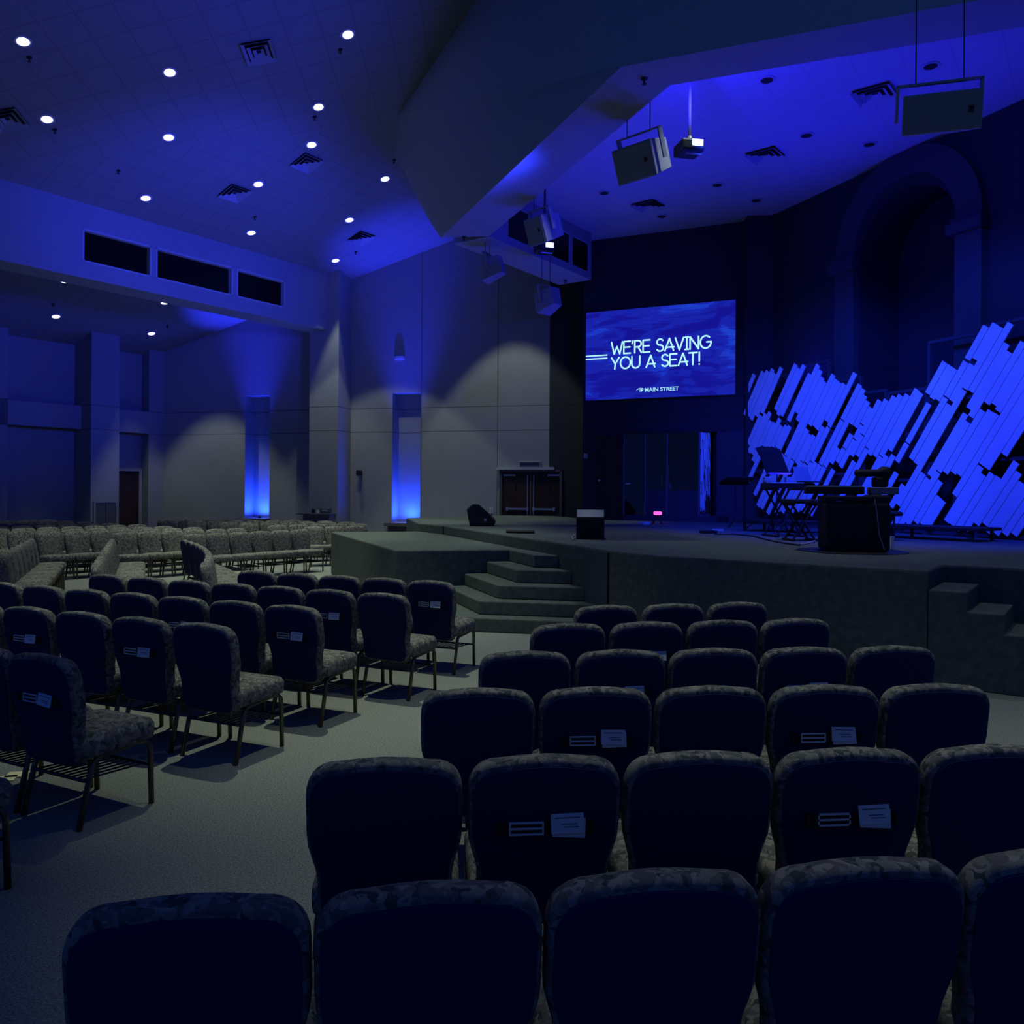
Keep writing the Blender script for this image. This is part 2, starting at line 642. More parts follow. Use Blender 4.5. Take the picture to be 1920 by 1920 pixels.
def lt(px):
    return along(px, PW0, AX)


w = MB()
D = -.40
TOPL = EYE + 4.45
w.obox(PW0, AX, VW, (-.3, 11), (D - .2, D), (0, TOPL))
w.obox(PW0, AX, VW, (-.2, lt(278)), (D, 0), (0, TOPL))
w.obox(PW0, AX, VW, (lt(278), 11), (D, 0), (3.43, 4.13))
w.obox(PW0, AX, VW, (lt(14), 11), (D, 0), (0, TOPL))
struct('wall_left', w, M['paint_plain'])
tp = lt(223 + 4)
# pilaster: front face spans the photo columns 170..223
o_p = PW0 + VW * .55
q0, q1 = along(223, o_p, AX), along(170, o_p, AX)
struct('wall_left_pilaster', MB().obox(PW0, AX, VW, (q0, q1), (D, .55), (0, TOPL + .15)), M['paint_plain'])
# grille at the pilaster foot
g0, g1 = along(217, o_p, AX), along(178, o_p, AX)
t = thing('wall_grille', 'grey two-leaf return air grille low on the left wall pilaster', 'vent', o_p + AX * ((g0 + g1) / 2))
mm = Matrix.Translation(t.location)
b = MB()
for a0, a1 in ((g0, (g0 + g1) / 2 - .01), ((g0 + g1) / 2 + .01, g1)):
    b.obox(o_p, AX, VW, (a0, a1), (.0, .03), (.25, 1.27))
b.build('louvre_panel', mat('grille_grey', (.09, .09, .10), .7, bump=.8, bscale=40), t, local=mm)
b = MB().obox(o_p, AX, VW, (g0 - .05, g1 + .05), (0, .045), (1.27, 1.32))
b.obox(o_p, AX, VW, (g0 - .05, g0), (0, .045), (.2, 1.27)).obox(o_p, AX, VW, (g1, g1 + .05), (0, .045), (.2, 1.27))
b.build('frame', M['paint_plain'], t, local=mm)
# door in the second bay
o_d = PW0 + VW * D
d0, d1 = along(258, o_d, AX), along(258, o_d, AX) + .95
dr = struct('door_1', MB().obox(o_d, AX, VW, (d0, d1), (.0, .05), (0, 2.24)), M['wood_door'])
b = MB().obox(o_d, AX, VW, (d0 - .09, d0), (0, .09), (0, 2.32)).obox(o_d, AX, VW, (d0, d1 + .09), (0, .09), (2.24, 2.32))
b.build('door_frame', M['paint_plain'], dr)

# ---- window beam over the left side
OB = v2(-5.33, 24.45)
zb0 = 6.36
zb1 = ceil_z(OB.x, OB.y) + .02


def bt(px, py):
    p = at_plane(px, py, OB, VW)
    return (p - OB).dot(AX), p.z


wl, z_a = bt(153.8, 424.7)
wr, z_b = bt(535, 528.6)
_, z_c = bt(153.8, 488.5)
_, z_d = bt(535, 579.6)
zt_w, zb_w = (z_a + z_b) / 2, (z_c + z_d) / 2
m1a, m1b = bt(284.3, 480)[0], bt(291.6, 480)[0]
m2a, m2b = bt(436.8, 520)[0], bt(443, 520)[0]
BT = .78
w = MB()
w.obox(OB, AX, VW, (0, 13), (-BT, 0), (zb0, zb_w))
w.obox(OB, AX, VW, (0, 13), (-BT, 0), (zt_w, zb1 + .05))
for a in ((0, wr), (m2b, m2a), (m1b, m1a), (wl, 13)):
    w.obox(OB, AX, VW, a, (-BT, 0), (zb_w, zt_w))
struct('trim_beam_left', w, M['drywall'])
for i, (a, b_) in enumerate(((m1a, wl), (m2a, m1b), (wr, m2b))):
    p = struct('window_%d' % (i + 1), MB().obox(OB, AX, VW, (a, b_), (-.16, -.12), (zb_w, zt_w)), M['dark_glass'])
    fr = MB()
    fr.obox(OB, AX, VW, (a - .0, a + .05), (-.12, .012), (zb_w, zt_w)).obox(OB, AX, VW, (b_ - .05, b_), (-.12, .012), (zb_w, zt_w))
    fr.obox(OB, AX, VW, (a, b_), (-.12, .012), (zt_w - .05, zt_w)).obox(OB, AX, VW, (a, b_), (-.12, .012), (zb_w, zb_w + .04))
    fr.build('window_frame', M['frame_grey'], p)

# ---- proscenium beam (level underside) and sloping soffit up to the ceiling
B1, B2, B3 = at_z(826, 446, ZB), at_z(1165, 125, ZB), at_z(1920, -15, ZB)
J1, J2, J3 = at_z(917, 443, ZB), at_z(1256, 160, ZB), at_z(1920, 50, ZB)
B3 = B2 + (B3 - B2) * 1.8
J3 = J2 + (J3 - J2) * 1.8
E1 = at_z(1107, 525, ZB)
E1 = J1 + UW * (E1 - J1).dot(UW)
E2 = at_z(1052, 541, ZB)
P1 = on_ceil(800, 408)
P2, P3, P4 = on_ceil(740, 290), on_ceil(746, 219), on_ceil(884, 15)
P5 = P4 + (P4 - P3) * 0.9
P5.z = ceil_z(P5.x, P5.y)
zz = Vector((0, 0, .03))
vs = [B1, B2, B3, P2 + zz, P3 + zz, P4 + zz, P5 + zz, P1 + zz]
struct('trim_soffit', MB().add(vs, [(0, 1, 3, 7), (1, 4, 3), (1, 5, 4), (1, 2, 6, 5)]), mat('soffit_paint', (.42, .44, .43), .9, var=.03), smooth=True)
w = MB()
bot = [B1, B2, B3, J3, J2, J1]
n = 6
vs = [Vector((p.x, p.y, ZB)) for p in bot] + [Vector((p.x, p.y, ZB + .62)) for p in bot]
w.add(vs, [(0, 1, 4, 5), (1, 2, 3, 4), (5, 4, 10, 11), (4, 3, 9, 10)])
# band with booth windows along the stage left side
BW = .89


def et(px, py):
    p = at_plane(px, py, J1, VW)
    return (p - J1).dot(UW), p.z


LE = (E1 - J1).dot(UW)
ea, zea = et(951, 440)
eb, zeb = et(1104, 511.7)
_, zet = et(1104, 456)
ez0, ez1 = (zea + zeb) / 2, zet
e1a, e1b = et(992, 440)[0], et(997, 440)[0]
e2a, e2b = et(1068.5, 460)[0], et(1072, 460)[0]
w.obox(J1, UW, VW, (0, LE), (-BW, 0), (ZB, ez0))
w.obox(J1, UW, VW, (0, LE), (-BW, 0), (ez1, ZC + .1))
for a in ((0, ea), (e1a, e1b), (e2a, e2b), (eb, LE)):
    w.obox(J1, UW, VW, a, (-BW, 0), (ez0, ez1))
struct('trim_proscenium', w, M['drywall'])
for i, (a, b_) in enumerate(((ea, e1a), (e1b, e2a), (e2b, eb))):
    p = struct('window_%d' % (i + 4), MB().obox(J1, UW, VW, (a, b_), (-.05, -.02), (ez0, ez1)), M['dark_glass'])
    fr = MB()
    fr.obox(J1, UW, VW, (a, a + .02), (-.02, .012), (ez0, ez1)).obox(J1, UW, VW, (b_ - .02, b_), (-.02, .012), (ez0, ez1))
    fr.obox(J1, UW, VW, (a, b_), (-.02, .012), (ez1 - .02, ez1))
    fr.build('window_frame', M['frame_grey'], p)

# ---- stage house ceiling
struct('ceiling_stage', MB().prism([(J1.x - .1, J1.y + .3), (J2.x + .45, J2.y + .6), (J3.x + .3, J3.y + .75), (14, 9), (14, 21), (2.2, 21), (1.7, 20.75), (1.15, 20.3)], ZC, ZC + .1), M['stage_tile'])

# ---- black stage walls
S0 = v2(1.70, 20.36)
SD = v2(.906, -.423).normalized()
SN = v2(SD.y, -SD.x)
if SN.y > 0:
    SN = SN * -1


def st(px):
    return along(px, S0, SD)


s_l, s_r = st(1092), 3.95
al0, al1 = st(1169), st(1342)
w = MB()
w.obox(S0, SD, SN, (s_l, s_r), (-.3, 0), (3.1, ZC + .1))
w.obox(S0, SD, SN, (s_l, al0), (-.3, 0), (0, 3.1))
w.obox(S0, SD, SN, (al1, s_r), (-.3, 0), (0, 3.1))
w.obox(S0, SD, SN, (al0 - .3, al1 + .5), (-2.3, -2.1), (0, 3.3))
w.obox(S0, SD, SN, (al0 - .3, al0 - .1), (-2.1, -.3), (0, 3.3))
w.obox(S0, SD, SN, (al1 + .3, al1 + .5), (-2.1, -.3), (0, 3.3))
w.obox(S0, SD, SN, (al0 - .3, al1 + .5), (-2.1, -.3), (3.1, 3.3))
struct('wall_screen', w, M['black_paint'])
Q4, Q5 = at_z(1450, 403, ZC), at_z(1920, 185, ZC)
Q4, Q5 = v2(Q4.x, Q4.y), v2(Q5.x, Q5.y)
S1 = S0 + SD * s_r
struct('wall_stage_corner', MB().prism([(S1.x - .1, S1.y - .0), (5.15, 18.35), (Q4.x, Q4.y), (Q4.x + .3, Q4.y + .5), (S1.x + .1, S1.y + .6)], 0, ZC + .1), M['black_paint'])
QD = (Q5 - Q4).normalized()
QN = v2(QD.y, -QD.x)
if QN.x > 0:
    QN = QN * -1


def qt(px):
    return along(px, Q4, QD)


# wall with an arched recess
ac = (qt(1592) + qt(1822)) / 2
AR, ARO, ZSP = 1.12, 1.62, 6.08
w = MB()
w.obox(Q4, QD, QN, (0, ac - AR), (-.3, 0), (0, ZC + .1))
w.obox(Q4, QD, QN, (ac + AR, 11), (-.3, 0), (0, ZC + .1))
w.obox(Q4, QD, QN, (ac - AR - .1, ac + AR + .1), (-1.2, -1.0), (0, ZC + .1))
w.obox(Q4, QD, QN, (ac - AR - .1, ac - AR), (-1.0, -.3), (0, ZC)).obox(Q4, QD, QN, (ac + AR, ac + AR + .1), (-1.0, -.3), (0, ZC))
NA = 24
for i in range(NA):
    t0, t1 = math.pi * i / NA, math.pi * (i + 1) / NA
    pts = []
    for dep in (0, -1.0):
        for t in (t0, t1):
            p = Q4 + QD * (ac - AR * math.cos(t)) + QN * dep
            pts.append(Vector((p.x, p.y, ZSP + AR * math.sin(t))))
        for t in (t1, t0):
            p = Q4 + QD * (ac - AR * math.cos(t)) + QN * dep
            pts.append(Vector((p.x, p.y, ZC + .1)))
    w.add(pts, [(0, 1, 2, 3), (0, 4, 5, 1)])
struct('wall_stage_back', w, M['black_paint'])
w = MB()
vs, fs = [], []
for i in range(NA + 1):
    t = math.pi * i / NA
    for r, dep in ((AR, 0), (AR, .14), (ARO, .14), (ARO, 0)):
        p = Q4 + QD * (ac - r * math.cos(t)) + QN * dep
        vs.append(Vector((p.x, p.y, ZSP + .18 + r * math.sin(t) * (1.0 if r == AR else .98))))
for i in range(NA):
    for k in range(3):
        a = i * 4 + k
        fs.append((a, a + 1, a + 5, a + 4))
w.add(vs, fs)
for sgn in (-1, 1):
    c0, c1 = sorted((ac + sgn * AR, ac + sgn * ARO))
    w.obox(Q4, QD, QN, (c0, c1), (0, .16), (ZS, ZSP))
    w.obox(Q4, QD, QN, (c0 - .12, c1 + .05), (0, .24), (ZSP - .08, ZSP + .10))
    w.obox(Q4, QD, QN, (c0 - .06, c1 + .03), (0, .20), (ZSP + .10, ZSP + .18))
struct('trim_arch', w, mat('arch_paint', (.05, .05, .055), .8), bevel=.01)

# ---- door 2: double doors on the back wall behind the stage
e0, e1 = wt(938), wt(1055)
mid = (e0 + e1) / 2
dr = struct('door_2', MB().obox(PW0, WD, WN, (e0 + .07, mid - .02), (0, .05), (0, 2.24)), M['wood_door'])
MB().obox(PW0, WD, WN, (mid + .02, e1 - .07), (0, .05), (0, 2.24)).build('door_leaf', M['wood_door'], dr)
b = MB().obox(PW0, WD, WN, (e0, e0 + .07), (0, .1), (0, 2.3)).obox(PW0, WD, WN, (e1 - .07, e1), (0, .1), (0, 2.3))
b.obox(PW0, WD, WN, (e0, e1), (0, .1), (2.24, 2.3)).obox(PW0, WD, WN, (mid - .02, mid + .02), (0, .07), (0, 2.24))
b.build('door_frame', M['door_frame'], dr)
b = MB()
for a0, a1 in ((e0 + .2, mid - .06), (mid + .06, e1 - .2)):
    b.obox(PW0, WD, WN, (a0, a1), (.07, .10), (1.17, 1.22))
    b.obox(PW0, WD, WN, (a0, a0 + .06), (.05, .09), (1.14, 1.25)).obox(PW0, WD, WN, (a1 - .06, a1), (.05, .09), (1.14, 1.25))
b.build('push_bar', M['chrome'], dr)
b = MB()
for a in (mid - .1, mid + .08):
    b.obox(PW0, WD, WN, (a, a + .02), (.05, .08), (.9, 2.15))
b.build('door_pull', M['chrome'], dr)
b = MB()
for a in (e0 + .45, mid + .55):
    b.obox(PW0, WD, WN, (a, a + .04), (.05, .054), (1.72, 1.95))
b.build('vision_slot', M['dark_glass'], dr)
b = MB()
for a in (e0 + .12, mid + .5):
    b.obox(PW0, WD, WN, (a, a + .35), (.05, .1), (2.13, 2.17))
b.build('door_closer', M['chrome'], dr)
struct('trim_3', MB().obox(PW0, WD, WN, (e0 - .07, wt(1041)), (0, .16), (2.30, 2.38)), M['frame_grey'])
# dark red door beside the drum booth
a0, a1 = st(1119), st(1166)
dr = struct('door_3', MB().obox(S0, SD, SN, (a0, a1), (0, .05), (ZS, 3.05)), M['wood_door'])
MB().obox(S0, SD, SN, (a0 + .06, a0 + .12), (.05, .1), (1.95, 1.99)).build('door_handle', M['chrome'], dr)

# ================================================================== STAGE
a_ = at_z(830, 985, ZS)
b_s, c_s, d_s, e_s = at_z(1096, 1024.6, ZS), at_z(1142.6, 1032, ZS), at_z(1237, 1042, ZS), at_z(1740, 1070, ZS)
fdir = (e_s - d_s).normalized()
fperp = v2(-fdir.y, fdir.x)
h_s = e_s + fperp * .85            # back corner of the stair well
k_s = h_s + fdir * 8
tip = at_z(785, 981, ZS)
stage = thing('stage', 'carpeted raised stage with faceted front edge filling the right side', 'stage', (3, 14, 0))
mm = Matrix.Translation(stage.location)
g4, g5 = Q4 + QN * .02, Q4 + QD * 11 + QN * .02
sl_, sr_ = S0 + SD * (s_l - .02) + SN * .02, S0 + SD * s_r + SN * .02
k_s = h_s + fdir * 5.2
tops = [tip, a_, b_s, c_s, d_s, e_s, h_s, k_s, g5, g4, v2(5.10, 18.26), sr_, sl_, sl_ - SN * .4, v2(1.2, 23.0), v2(-0.2, 23.4), v2(-2.6, 20.5)]
MB().prism([(p.x, p.y) for p in tops], 0, ZS).build('deck', M['stage_carpet'], stage, local=mm, bevel=.025)
# narrow dark joint and hatch panel on the fascia
fd2 = (c_s - b_s).normalized()
fn2 = v2(fd2.y, -fd2.x)
if fn2.y > 0:
    fn2 = fn2 * -1
LP = (c_s - b_s).length
MB().obox(b_s, fd2, fn2, (.0, LP - .03), (-.01, .012), (.02, ZS - .03)).build('fascia_panel', mat('fascia_panel_cloth', (.07, .085, .09), .95), stage, local=mm)
MB().obox(b_s, fd2, fn2, (LP - .03, LP + .0), (-.01, .016), (.02, ZS - .03)).build('joint_strip', M['black_plastic'], stage, local=mm)

# left wing platform, one step lower
f_a, f_b, f_c = at_z(683, 1015, .85), at_z(743, 1032, .85), at_z(951.6, 1030.4, .85)
ldir = (f_a - f_b).normalized()
wing = thing('stage_wing', 'lower carpeted platform in front of the stage with pale side face', 'platform', (f_b.x, f_b.y, 0))
mm = Matrix.Translation(wing.location)
bk = f_a + ldir * 3.2
MB().prism([(p.x, p.y) for p in (f_b, f_c + (f_c - f_b) * .12, a_ + (b_s - a_) * .72 + v2(-.03, 0), a_ + v2(-.03, 0), tip + v2(-.02, -.02), bk, f_a)], 0, .85).build('deck', M['stage_carpet'], wing, local=mm, bevel=.02)

# stairs from the wing down to the floor
sdir = v2(.35, -1.0).normalized()
rdir = v2(.98, -.19).normalized()
steps = thing('stage_steps', 'five carpeted corner steps climbing to the stage beside the wing', 'steps', (0.2, 10.5, 0))
mm = Matrix.Translation(steps.location)
ab = (b_s - a_).normalized()
for k, (px, py, zz_) in enumerate(((1002.6, 1040.6, .85), (969, 1068.3, .68), (934, 1097.4, .51), (899, 1126.6, .34), (861, 1155, .17))):
    c = at_z(px, py, zz_)
    if k == 4:
        c = c + v2(.0, -.10)
    # right end on the stage face
    det = rdir.x * ab.y - rdir.y * ab.x
    d = a_ - c
    t = (d.x * ab.y - d.y * ab.x) / det
    rr = c + rdir * (t - .015)
    # left end on the wing front
    wd = (f_c - f_b).normalized()
    det = -sdir.x * wd.y + sdir.y * wd.x
    d = f_b - c
    t2 = (d.x * wd.y - d.y * wd.x) / det
    ll = c - sdir * (t2 - .012)
    back = f_c + wd * .10 - v2(0, .012)
    rb = a_ + ab * (((f_c - a_).dot(ab)) + .2) + v2(-.02, 0)
    MB().prism([(p.x, p.y) for p in (c, rr, rb, back, ll)], .17 * (4 - k) if k < 4 else 0, zz_).build('step', M['stage_carpet'], steps, local=mm, bevel=.015)

# stairs at the right, cut into the stage front
rst = thing('stage_steps', 'carpeted steps cut into the right end of the stage front', 'steps', (e_s.x, e_s.y, 0))
mm = Matrix.Translation(rst.location)
for k in range(5):
    z1 = ZS - .17 * (k + 1)
    MB().obox(e_s, fdir, fperp, (.004 + .285 * k, .004 + .285 * (k + 1) + .02), (-.01, .84), (0, z1)).build('step', M['stage_carpet'], rst, local=mm, bevel=.012)
d9 = (b_s - a_).normalized()
n9 = v2(d9.y, -d9.x)
if n9.y > 0:
    n9 = n9 * -1
mm = Matrix.Translation(stage.location)
MB().obox(a_, d9, n9, (.02, .09), (-.01, .012), (.86, ZS - .02)).build('joint_strip', M['black_plastic'], stage, local=mm)

# ================================================================== CHAIRS
def outline_back(inset=0.0, n=44):
    """back outline in x,z: waisted low, broad with rounded shoulders"""
    pts = []
    H0, H1 = .30 + inset, .87 - inset
    hw = lambda z: .200 + .042 * min(1, max(0, (z - .50) / .13)) ** 1.0 * 1.0
    side = []
    zs = [H0 + .05, .40, .48, .52, .56, .60, .64, .70, H1 - .115]
    for z in zs:
        k = min(1, max(0, (z - .48) / .15))
        k = k * k * (3 - 2 * k)
        side.append((.212 + .031 * k - inset, z))
    cx, cz, r = .243 - inset - .105, H1 - .115, .105
    arc = [(cx + r * math.sin(a) ** .8 if a > 0 else cx, cz + 0.105 * math.cos(a) ** .85 if a < math.pi / 2 else cz) for a in [math.pi / 2 * i / 7 for i in range(7)]]
    arc = [(x, z) for x, z in arc][::-1]
    crown = [(.07, H1 - .003), (0, H1)]
    low = [(0, H0), (.12, H0), (.178 - inset * .3, H0 + .006), (.203 - inset, H0 + .025)]
    right = low + side + arc + crown
    left = [(-x, z) for x, z in right[1:-1]][::-1]
    return right + left


def ring_solid(mb, rings, cap0=True, cap1=True):
    n = len(rings[0])
    o = len(mb.v)
    for g in rings:
        mb.v += [Vector(p) for p in g]
    for i in range(len(rings) - 1):
        for k in range(n):
            a, b = o + i * n + k, o + i * n + (k + 1) % n
            mb.f.append((a, b, b + n, a + n))
    if cap0:
        mb.f.append(tuple(range(o + n - 1, o - 1, -1)))
    if cap1:
        mb.f.append(tuple(range(o + (len(rings) - 1) * n, o + len(rings) * n)))


LEAN = math.tan(R(9))


def back_y(z):
    return -.195 - (z - .45) * LEAN


def make_chair(holder):
    t = thing('church_chair', 'x', 'chair')
    # backrest cushion
    T = .085
    prof = [(.03, -.5), (.012, -.485), (.003, -.40), (0, -.2), (0, .2), (.008, .40), (.03, .55), (.075, .66)]
    rings = [[(x, back_y(z) + T * f, z) for x, z in outline_back(i)] for i, f in prof]
    mb = MB()
    ring_solid(mb, rings)
    mb.build('backrest', M['fabric'], t, smooth=True)
    rings = [[(x, back_y(z) - T * .5 - d, z - .012 * max(0, (z - .6) / .27)) for x, z in outline_back(i)] for i, d in ((.013, -.004), (.015, .004), (.028, .007))]
    mb = MB()
    ring_solid(mb, rings)
    tag(mb.build('back_panel', M['back_cloth'], t, smooth=False), 'plain black cloth panel')
    # seat cushion
    def seat_out(ins):
        pts = []
        hx, y0, y1, r = .238 - ins, -.205 + ins, .245 - ins, .05
        for cx, cy, a0 in ((hx - r, y1 - r, 0), (-hx + r, y1 - r, 90), (-hx + r, y0 + r, 180), (hx - r, y0 + r, 270)):
            for i in range(6):
                a = R(a0 + 18 * i)
                pts.append((cx + r * math.cos(a), cy + r * math.sin(a)))
        return pts
    rings = []
    for ins, z in ((.03, .355), (.004, .36), (0, .38), (0, .43), (.012, .455), (.05, .468), (.12, .474)):
        rings.append([(x, y, z - .012 * (.2 - y) / .4) for x, y in seat_out(ins)])
    mb = MB()
    ring_solid(mb, rings)
    mb.build('seat', M['fabric'], t, smooth=True)
    # tube frame: front legs run back under the seat, rear legs splay
    for sx in (-1, 1):
        x = .222 * sx
        pts = [(x, .215, 0), (x, .205, .28), (x, .198, .325), (x * .985, .175, .349), (x * .98, .14, .355), (x * .97, -.10, .338)]
        MB().tube(pts, .0150, 8).build('leg', M['bronze'], t, smooth=True)
        pts = [(x * .97, -.06, .346), (x * .97, -.115, .335), (x * .98, -.14, .31), (x * 1.0, -.215, 0)]
        MB().tube(pts, .0150, 8).build('leg', M['bronze'], t, smooth=True)
    # book rack
    mb = MB()
    mb.tube([(-.21, -.175, .235), (.21, -.175, .235)], .009, 6).tube([(-.215, .195, .215), (.215, .195, .215)], .008, 6)
    for i in range(9):
        x = -.18 + .045 * i
        mb.tube([(x, -.175, .235), (x, .195, .215)], .0055, 5)
    mb.build('book_rack', M['wire'], t)
    if holder:
        zc = .648
        yc = back_y(zc) - T * .5 - .012
        mb = MB().box(-.15, .15, yc - .006, yc + .004, zc - .022, zc + .018)
        mb.box(-.155, -.145, yc - .014, yc, zc - .02, zc + .012).box(.145, .155, yc - .014, yc, zc - .02, zc + .012)
        h = mb.build('card_holder', M['black_plastic'], t)
        mb = MB()
        for a0, a1, b0, b1 in ((-.115, -.005, .014, .020), (-.115, -.005, -.004, .002), (-.115, -.005, -.022, -.016), (-.115, -.110, -.022, .02), (-.010, -.005, -.022, .02)):
            mb.box(a0, a1, yc - .009, yc - .005, zc + b0, zc + b1)
        mb.build('card', M['paper'], h)
    return t


def make_envelope():
    t = thing('envelope', 'x', 'envelope')
    MB().box(-.052, .052, -.002, .002, -.03, .03).build('paper', M['paper'], t)
    mb = MB()
    for z, a, b in ((-.012, -.01, .035), (-.003, -.02, .03), (.016, -.04, .04)):
        mb.box(a, b, -.0028, -.002, z, z + .003)
    mb.build('printing', M['paper_ink'], t)
    return t


chair0, chair1 = make_chair(False), make_chair(True)
env0 = make_envelope()
first = {0: True, 1: True, 2: True}
TOPY = back_y(.87)


def put(proto, key, loc, rz, label, group):
    if first[key]:
        first[key] = False
        proto.location = loc
        proto.rotation_euler = (0, 0, rz)
        proto['label'] = label
        proto['group'] = group
        return proto
    return dup(proto, loc, rz, label, group)


def put_chair(top, ang, label, group, holder=False, env=0, envlabel=''):
    """top = plan point under the middle of the back's top edge; ang = rotation about z (0 faces +y)"""
    rot = Matrix.Rotation(ang, 3, 'Z')
    loc = Vector((top.x, top.y, 0)) - rot @ Vector((0, TOPY, 0))
    c = put(chair1 if holder else chair0, 1 if holder else 0, loc, ang, label, group)
    if env:
        zc = .648
        for i in range(env):
            off = Vector((.068 + .006 * i, back_y(zc) - .0425 - .028 - .005 * (env - 1 - i), zc + .004 + .014 * (env - 1 - i)))
            e = put(env0, 2, loc + rot @ off, ang, envlabel if env == 1 else envlabel.replace('envelope', 'front envelope' if i == env - 1 else 'rear envelope', 1), 'offering envelopes')
            e.rotation_euler = (R(-9), R(1 - 2.5 * ((i * 7 + len(label)) % 3 - 1)), ang)
    return c


def polyrow(pix, z=.87):
    pts = [at_z(x, y, z) for x, y in pix]
    n = len(pts)
    # straight-line fit in plan with gentle curvature kept from a quadratic
    xs = [p.x for p in pts]
    ys = [p.y for p in pts]
    mx, my = sum(xs) / n, sum(ys) / n
    sxx = sum((x - mx) ** 2 for x in xs)
    k = sum((x - mx) * (y - my) for x, y in zip(xs, ys)) / sxx
    out = []
    for (px, py) in (pix[0], pix[-1]):
        # intersect view column with the fitted line
        d = ray(px, py)
        # y = my + k (x-mx);  x = d.x*y
        y = (my - k * mx) / (1 - k * d.x)
        out.append((Vector((d.x * y, y, 0)), math.atan(k)))
    (pa, an), (pb, _) = out
    L = (pb - pa).length
    if L / (n - 1) < .489:
        pa = pb + (pa - pb).normalized() * .489 * (n - 1)
    return [(pa.lerp(pb, i / (n - 1)), an) for i in range(n)]


RROWS = [
    ([(355, 1682), (805, 1653), (1225, 1640), (1617, 1612), (1985, 1590)], 'nearest', ()),
    ([(722, 1420), (1026, 1415), (1312, 1411), (1592, 1406), (1862, 1394)], 'second', (1, 3)),
    ([(897, 1293), (1121, 1286), (1339, 1284), (1548, 1284), (1754, 1284)], 'third', (1, 3)),
    ([(985, 1221), (1163, 1217), (1336, 1216), (1505, 1212), (1674, 1211)], 'fourth', (1, 3)),
    ([(1066, 1168), (1215, 1166), (1355, 1162), (1492, 1159)], 'fifth', (1,)),
    ([(1137, 1134), (1262, 1132), (1383, 1128)], 'sixth', ()),
]
for pix, nm, hold in RROWS:
    for i, (p, a) in enumerate(polyrow(pix)):
        pl = ORD[i] + ' from left in the ' + nm + ' row of the right block'
        if nm == 'nearest':
            pl = ORD[i] + ' from left in the row nearest the camera, right block'
        put_chair(p, a, 'patterned church chair, ' + pl, 'church chairs of the right block', i in hold, (2 if nm in ('second', 'third') else 1) if i in hold else 0,
                  'white envelope on the chair back ' + ORD[i] + ' from left, ' + nm + ' right row')

LROWS = [
    ([(-36, 1216), (80, 1226)], 'nearest', (0,)),
    ([(-40, 1128), (56, 1138), (160, 1147), (268, 1158), (382, 1168)], 'second', (1, 3)),
    ([(5, 1092), (85, 1098), (172, 1104), (262, 1112), (352, 1119), (449, 1127), (548, 1134)], 'third', (0, 2)),
    ([(202, 1077), (281, 1082), (362, 1088), (446, 1093), (535, 1099), (626, 1105), (718, 1112)], 'fourth', (1,)),
    ([(482, 1070), (560, 1074), (638, 1079), (720, 1083), (808, 1088)], 'fifth', (0,)),
]
for pix, nm, hold in LROWS:
    row = polyrow(pix)
    for i, (p, a) in enumerate(row):
        j = len(row) - 1 - i
        pl = (ORD[j] + ' from' if j else 'at') + ' the aisle in the ' + nm + ' row of the left block'
        if nm == 'nearest':
            a = R(-27)
            if i == 0:
                p = row[1][0] - v2(math.cos(a), math.sin(a)) * .5
        put_chair(p, a, 'patterned church chair ' + pl, 'church chairs of the left block', j in hold, 1 if j in hold else 0,
                  'white envelope on the chair back ' + (ORD[j] + ' from' if j else 'at') + ' the aisle, ' + nm + ' left row')
        if nm == 'nearest' and i == 1:
            endp, enda = p, a
# one more row: only its aisle chair's front corner enters the frame at the left edge
fac = v2(-math.sin(R(-27)), math.cos(R(-27)))
put_chair(v2(-2.55, 3.22), R(-27), 'patterned church chair cut off by the left edge, nearest the camera there', 'church chairs of the left block')

# three rows of the side section, seen end on
MROWS = [((0, 1037), (54, 1010), 'left', 4), ((174, 1056), (206, 1010), 'middle', 0), ((384, 1054), (347, 1012), 'right', 0)]
for (n0, n1_, nm, extra) in MROWS:
    pn, pf = at_z(*n0, .87), at_z(*n1_, .87)
    d = (pf - pn)
    L = d.length
    d = d.normalized()
    cnt = int(L / .5) + 1
    for i in range(cnt):
        s = L * i / (cnt - 1)
        bow = .16 * (1 - (2 * i / (cnt - 1) - 1) ** 2) if nm == 'right' else .03
        nrm_ = v2(d.y, -d.x)
        p = pn + d * s + nrm_ * bow
        sl = (-2 * (2 * i / (cnt - 1) - 1) * 2 / L * (.16 if nm == 'right' else .03))
        dd = (d + nrm_ * sl * -1 * -1).normalized()
        ang = math.atan2(dd.y, dd.x) - math.pi  # row runs away from the camera, chairs face right
        put_chair(p, ang, 'church chair, ' + ORD[i] + ' from the camera in the ' + nm + ' one of three side-on rows', 'church chairs of the side-on rows')

# section beyond the side aisle, facing the stage and the camera
dA = v2(.58, .815).normalized()
angA = math.atan2(dA.y, dA.x) + math.pi


def rowA(start, count, nm, off=0):
    for i in range(count):
        p = start + dA * (.5 * (i + off))
        put_chair(p, angA, 'church chair, ' + ORD[i] + ' from the near end, ' + nm + ' row facing the camera far left', 'church chairs facing the camera far left')


rowA(at_z(362, 1001, .87), 6, 'front')
rowA(at_z(232, 998, .87), 6, 'second')
rowA(at_z(93, 998, .87), 7, 'third')
rowA(at_z(38, 995, .87), 7, 'fourth')
for k, (pe, cnt, nm) in enumerate((((-8.75, 19.3), 7, 'fifth'), ((-9.65, 19.9), 6, 'sixth'), ((-10.55, 20.5), 6, 'seventh'), ((-11.4, 21.15), 5, 'eighth'), ((-12.2, 21.8), 4, 'rearmost'))):
    rowA(v2(*pe) - dA * .49 * (cnt - 1), cnt, nm)
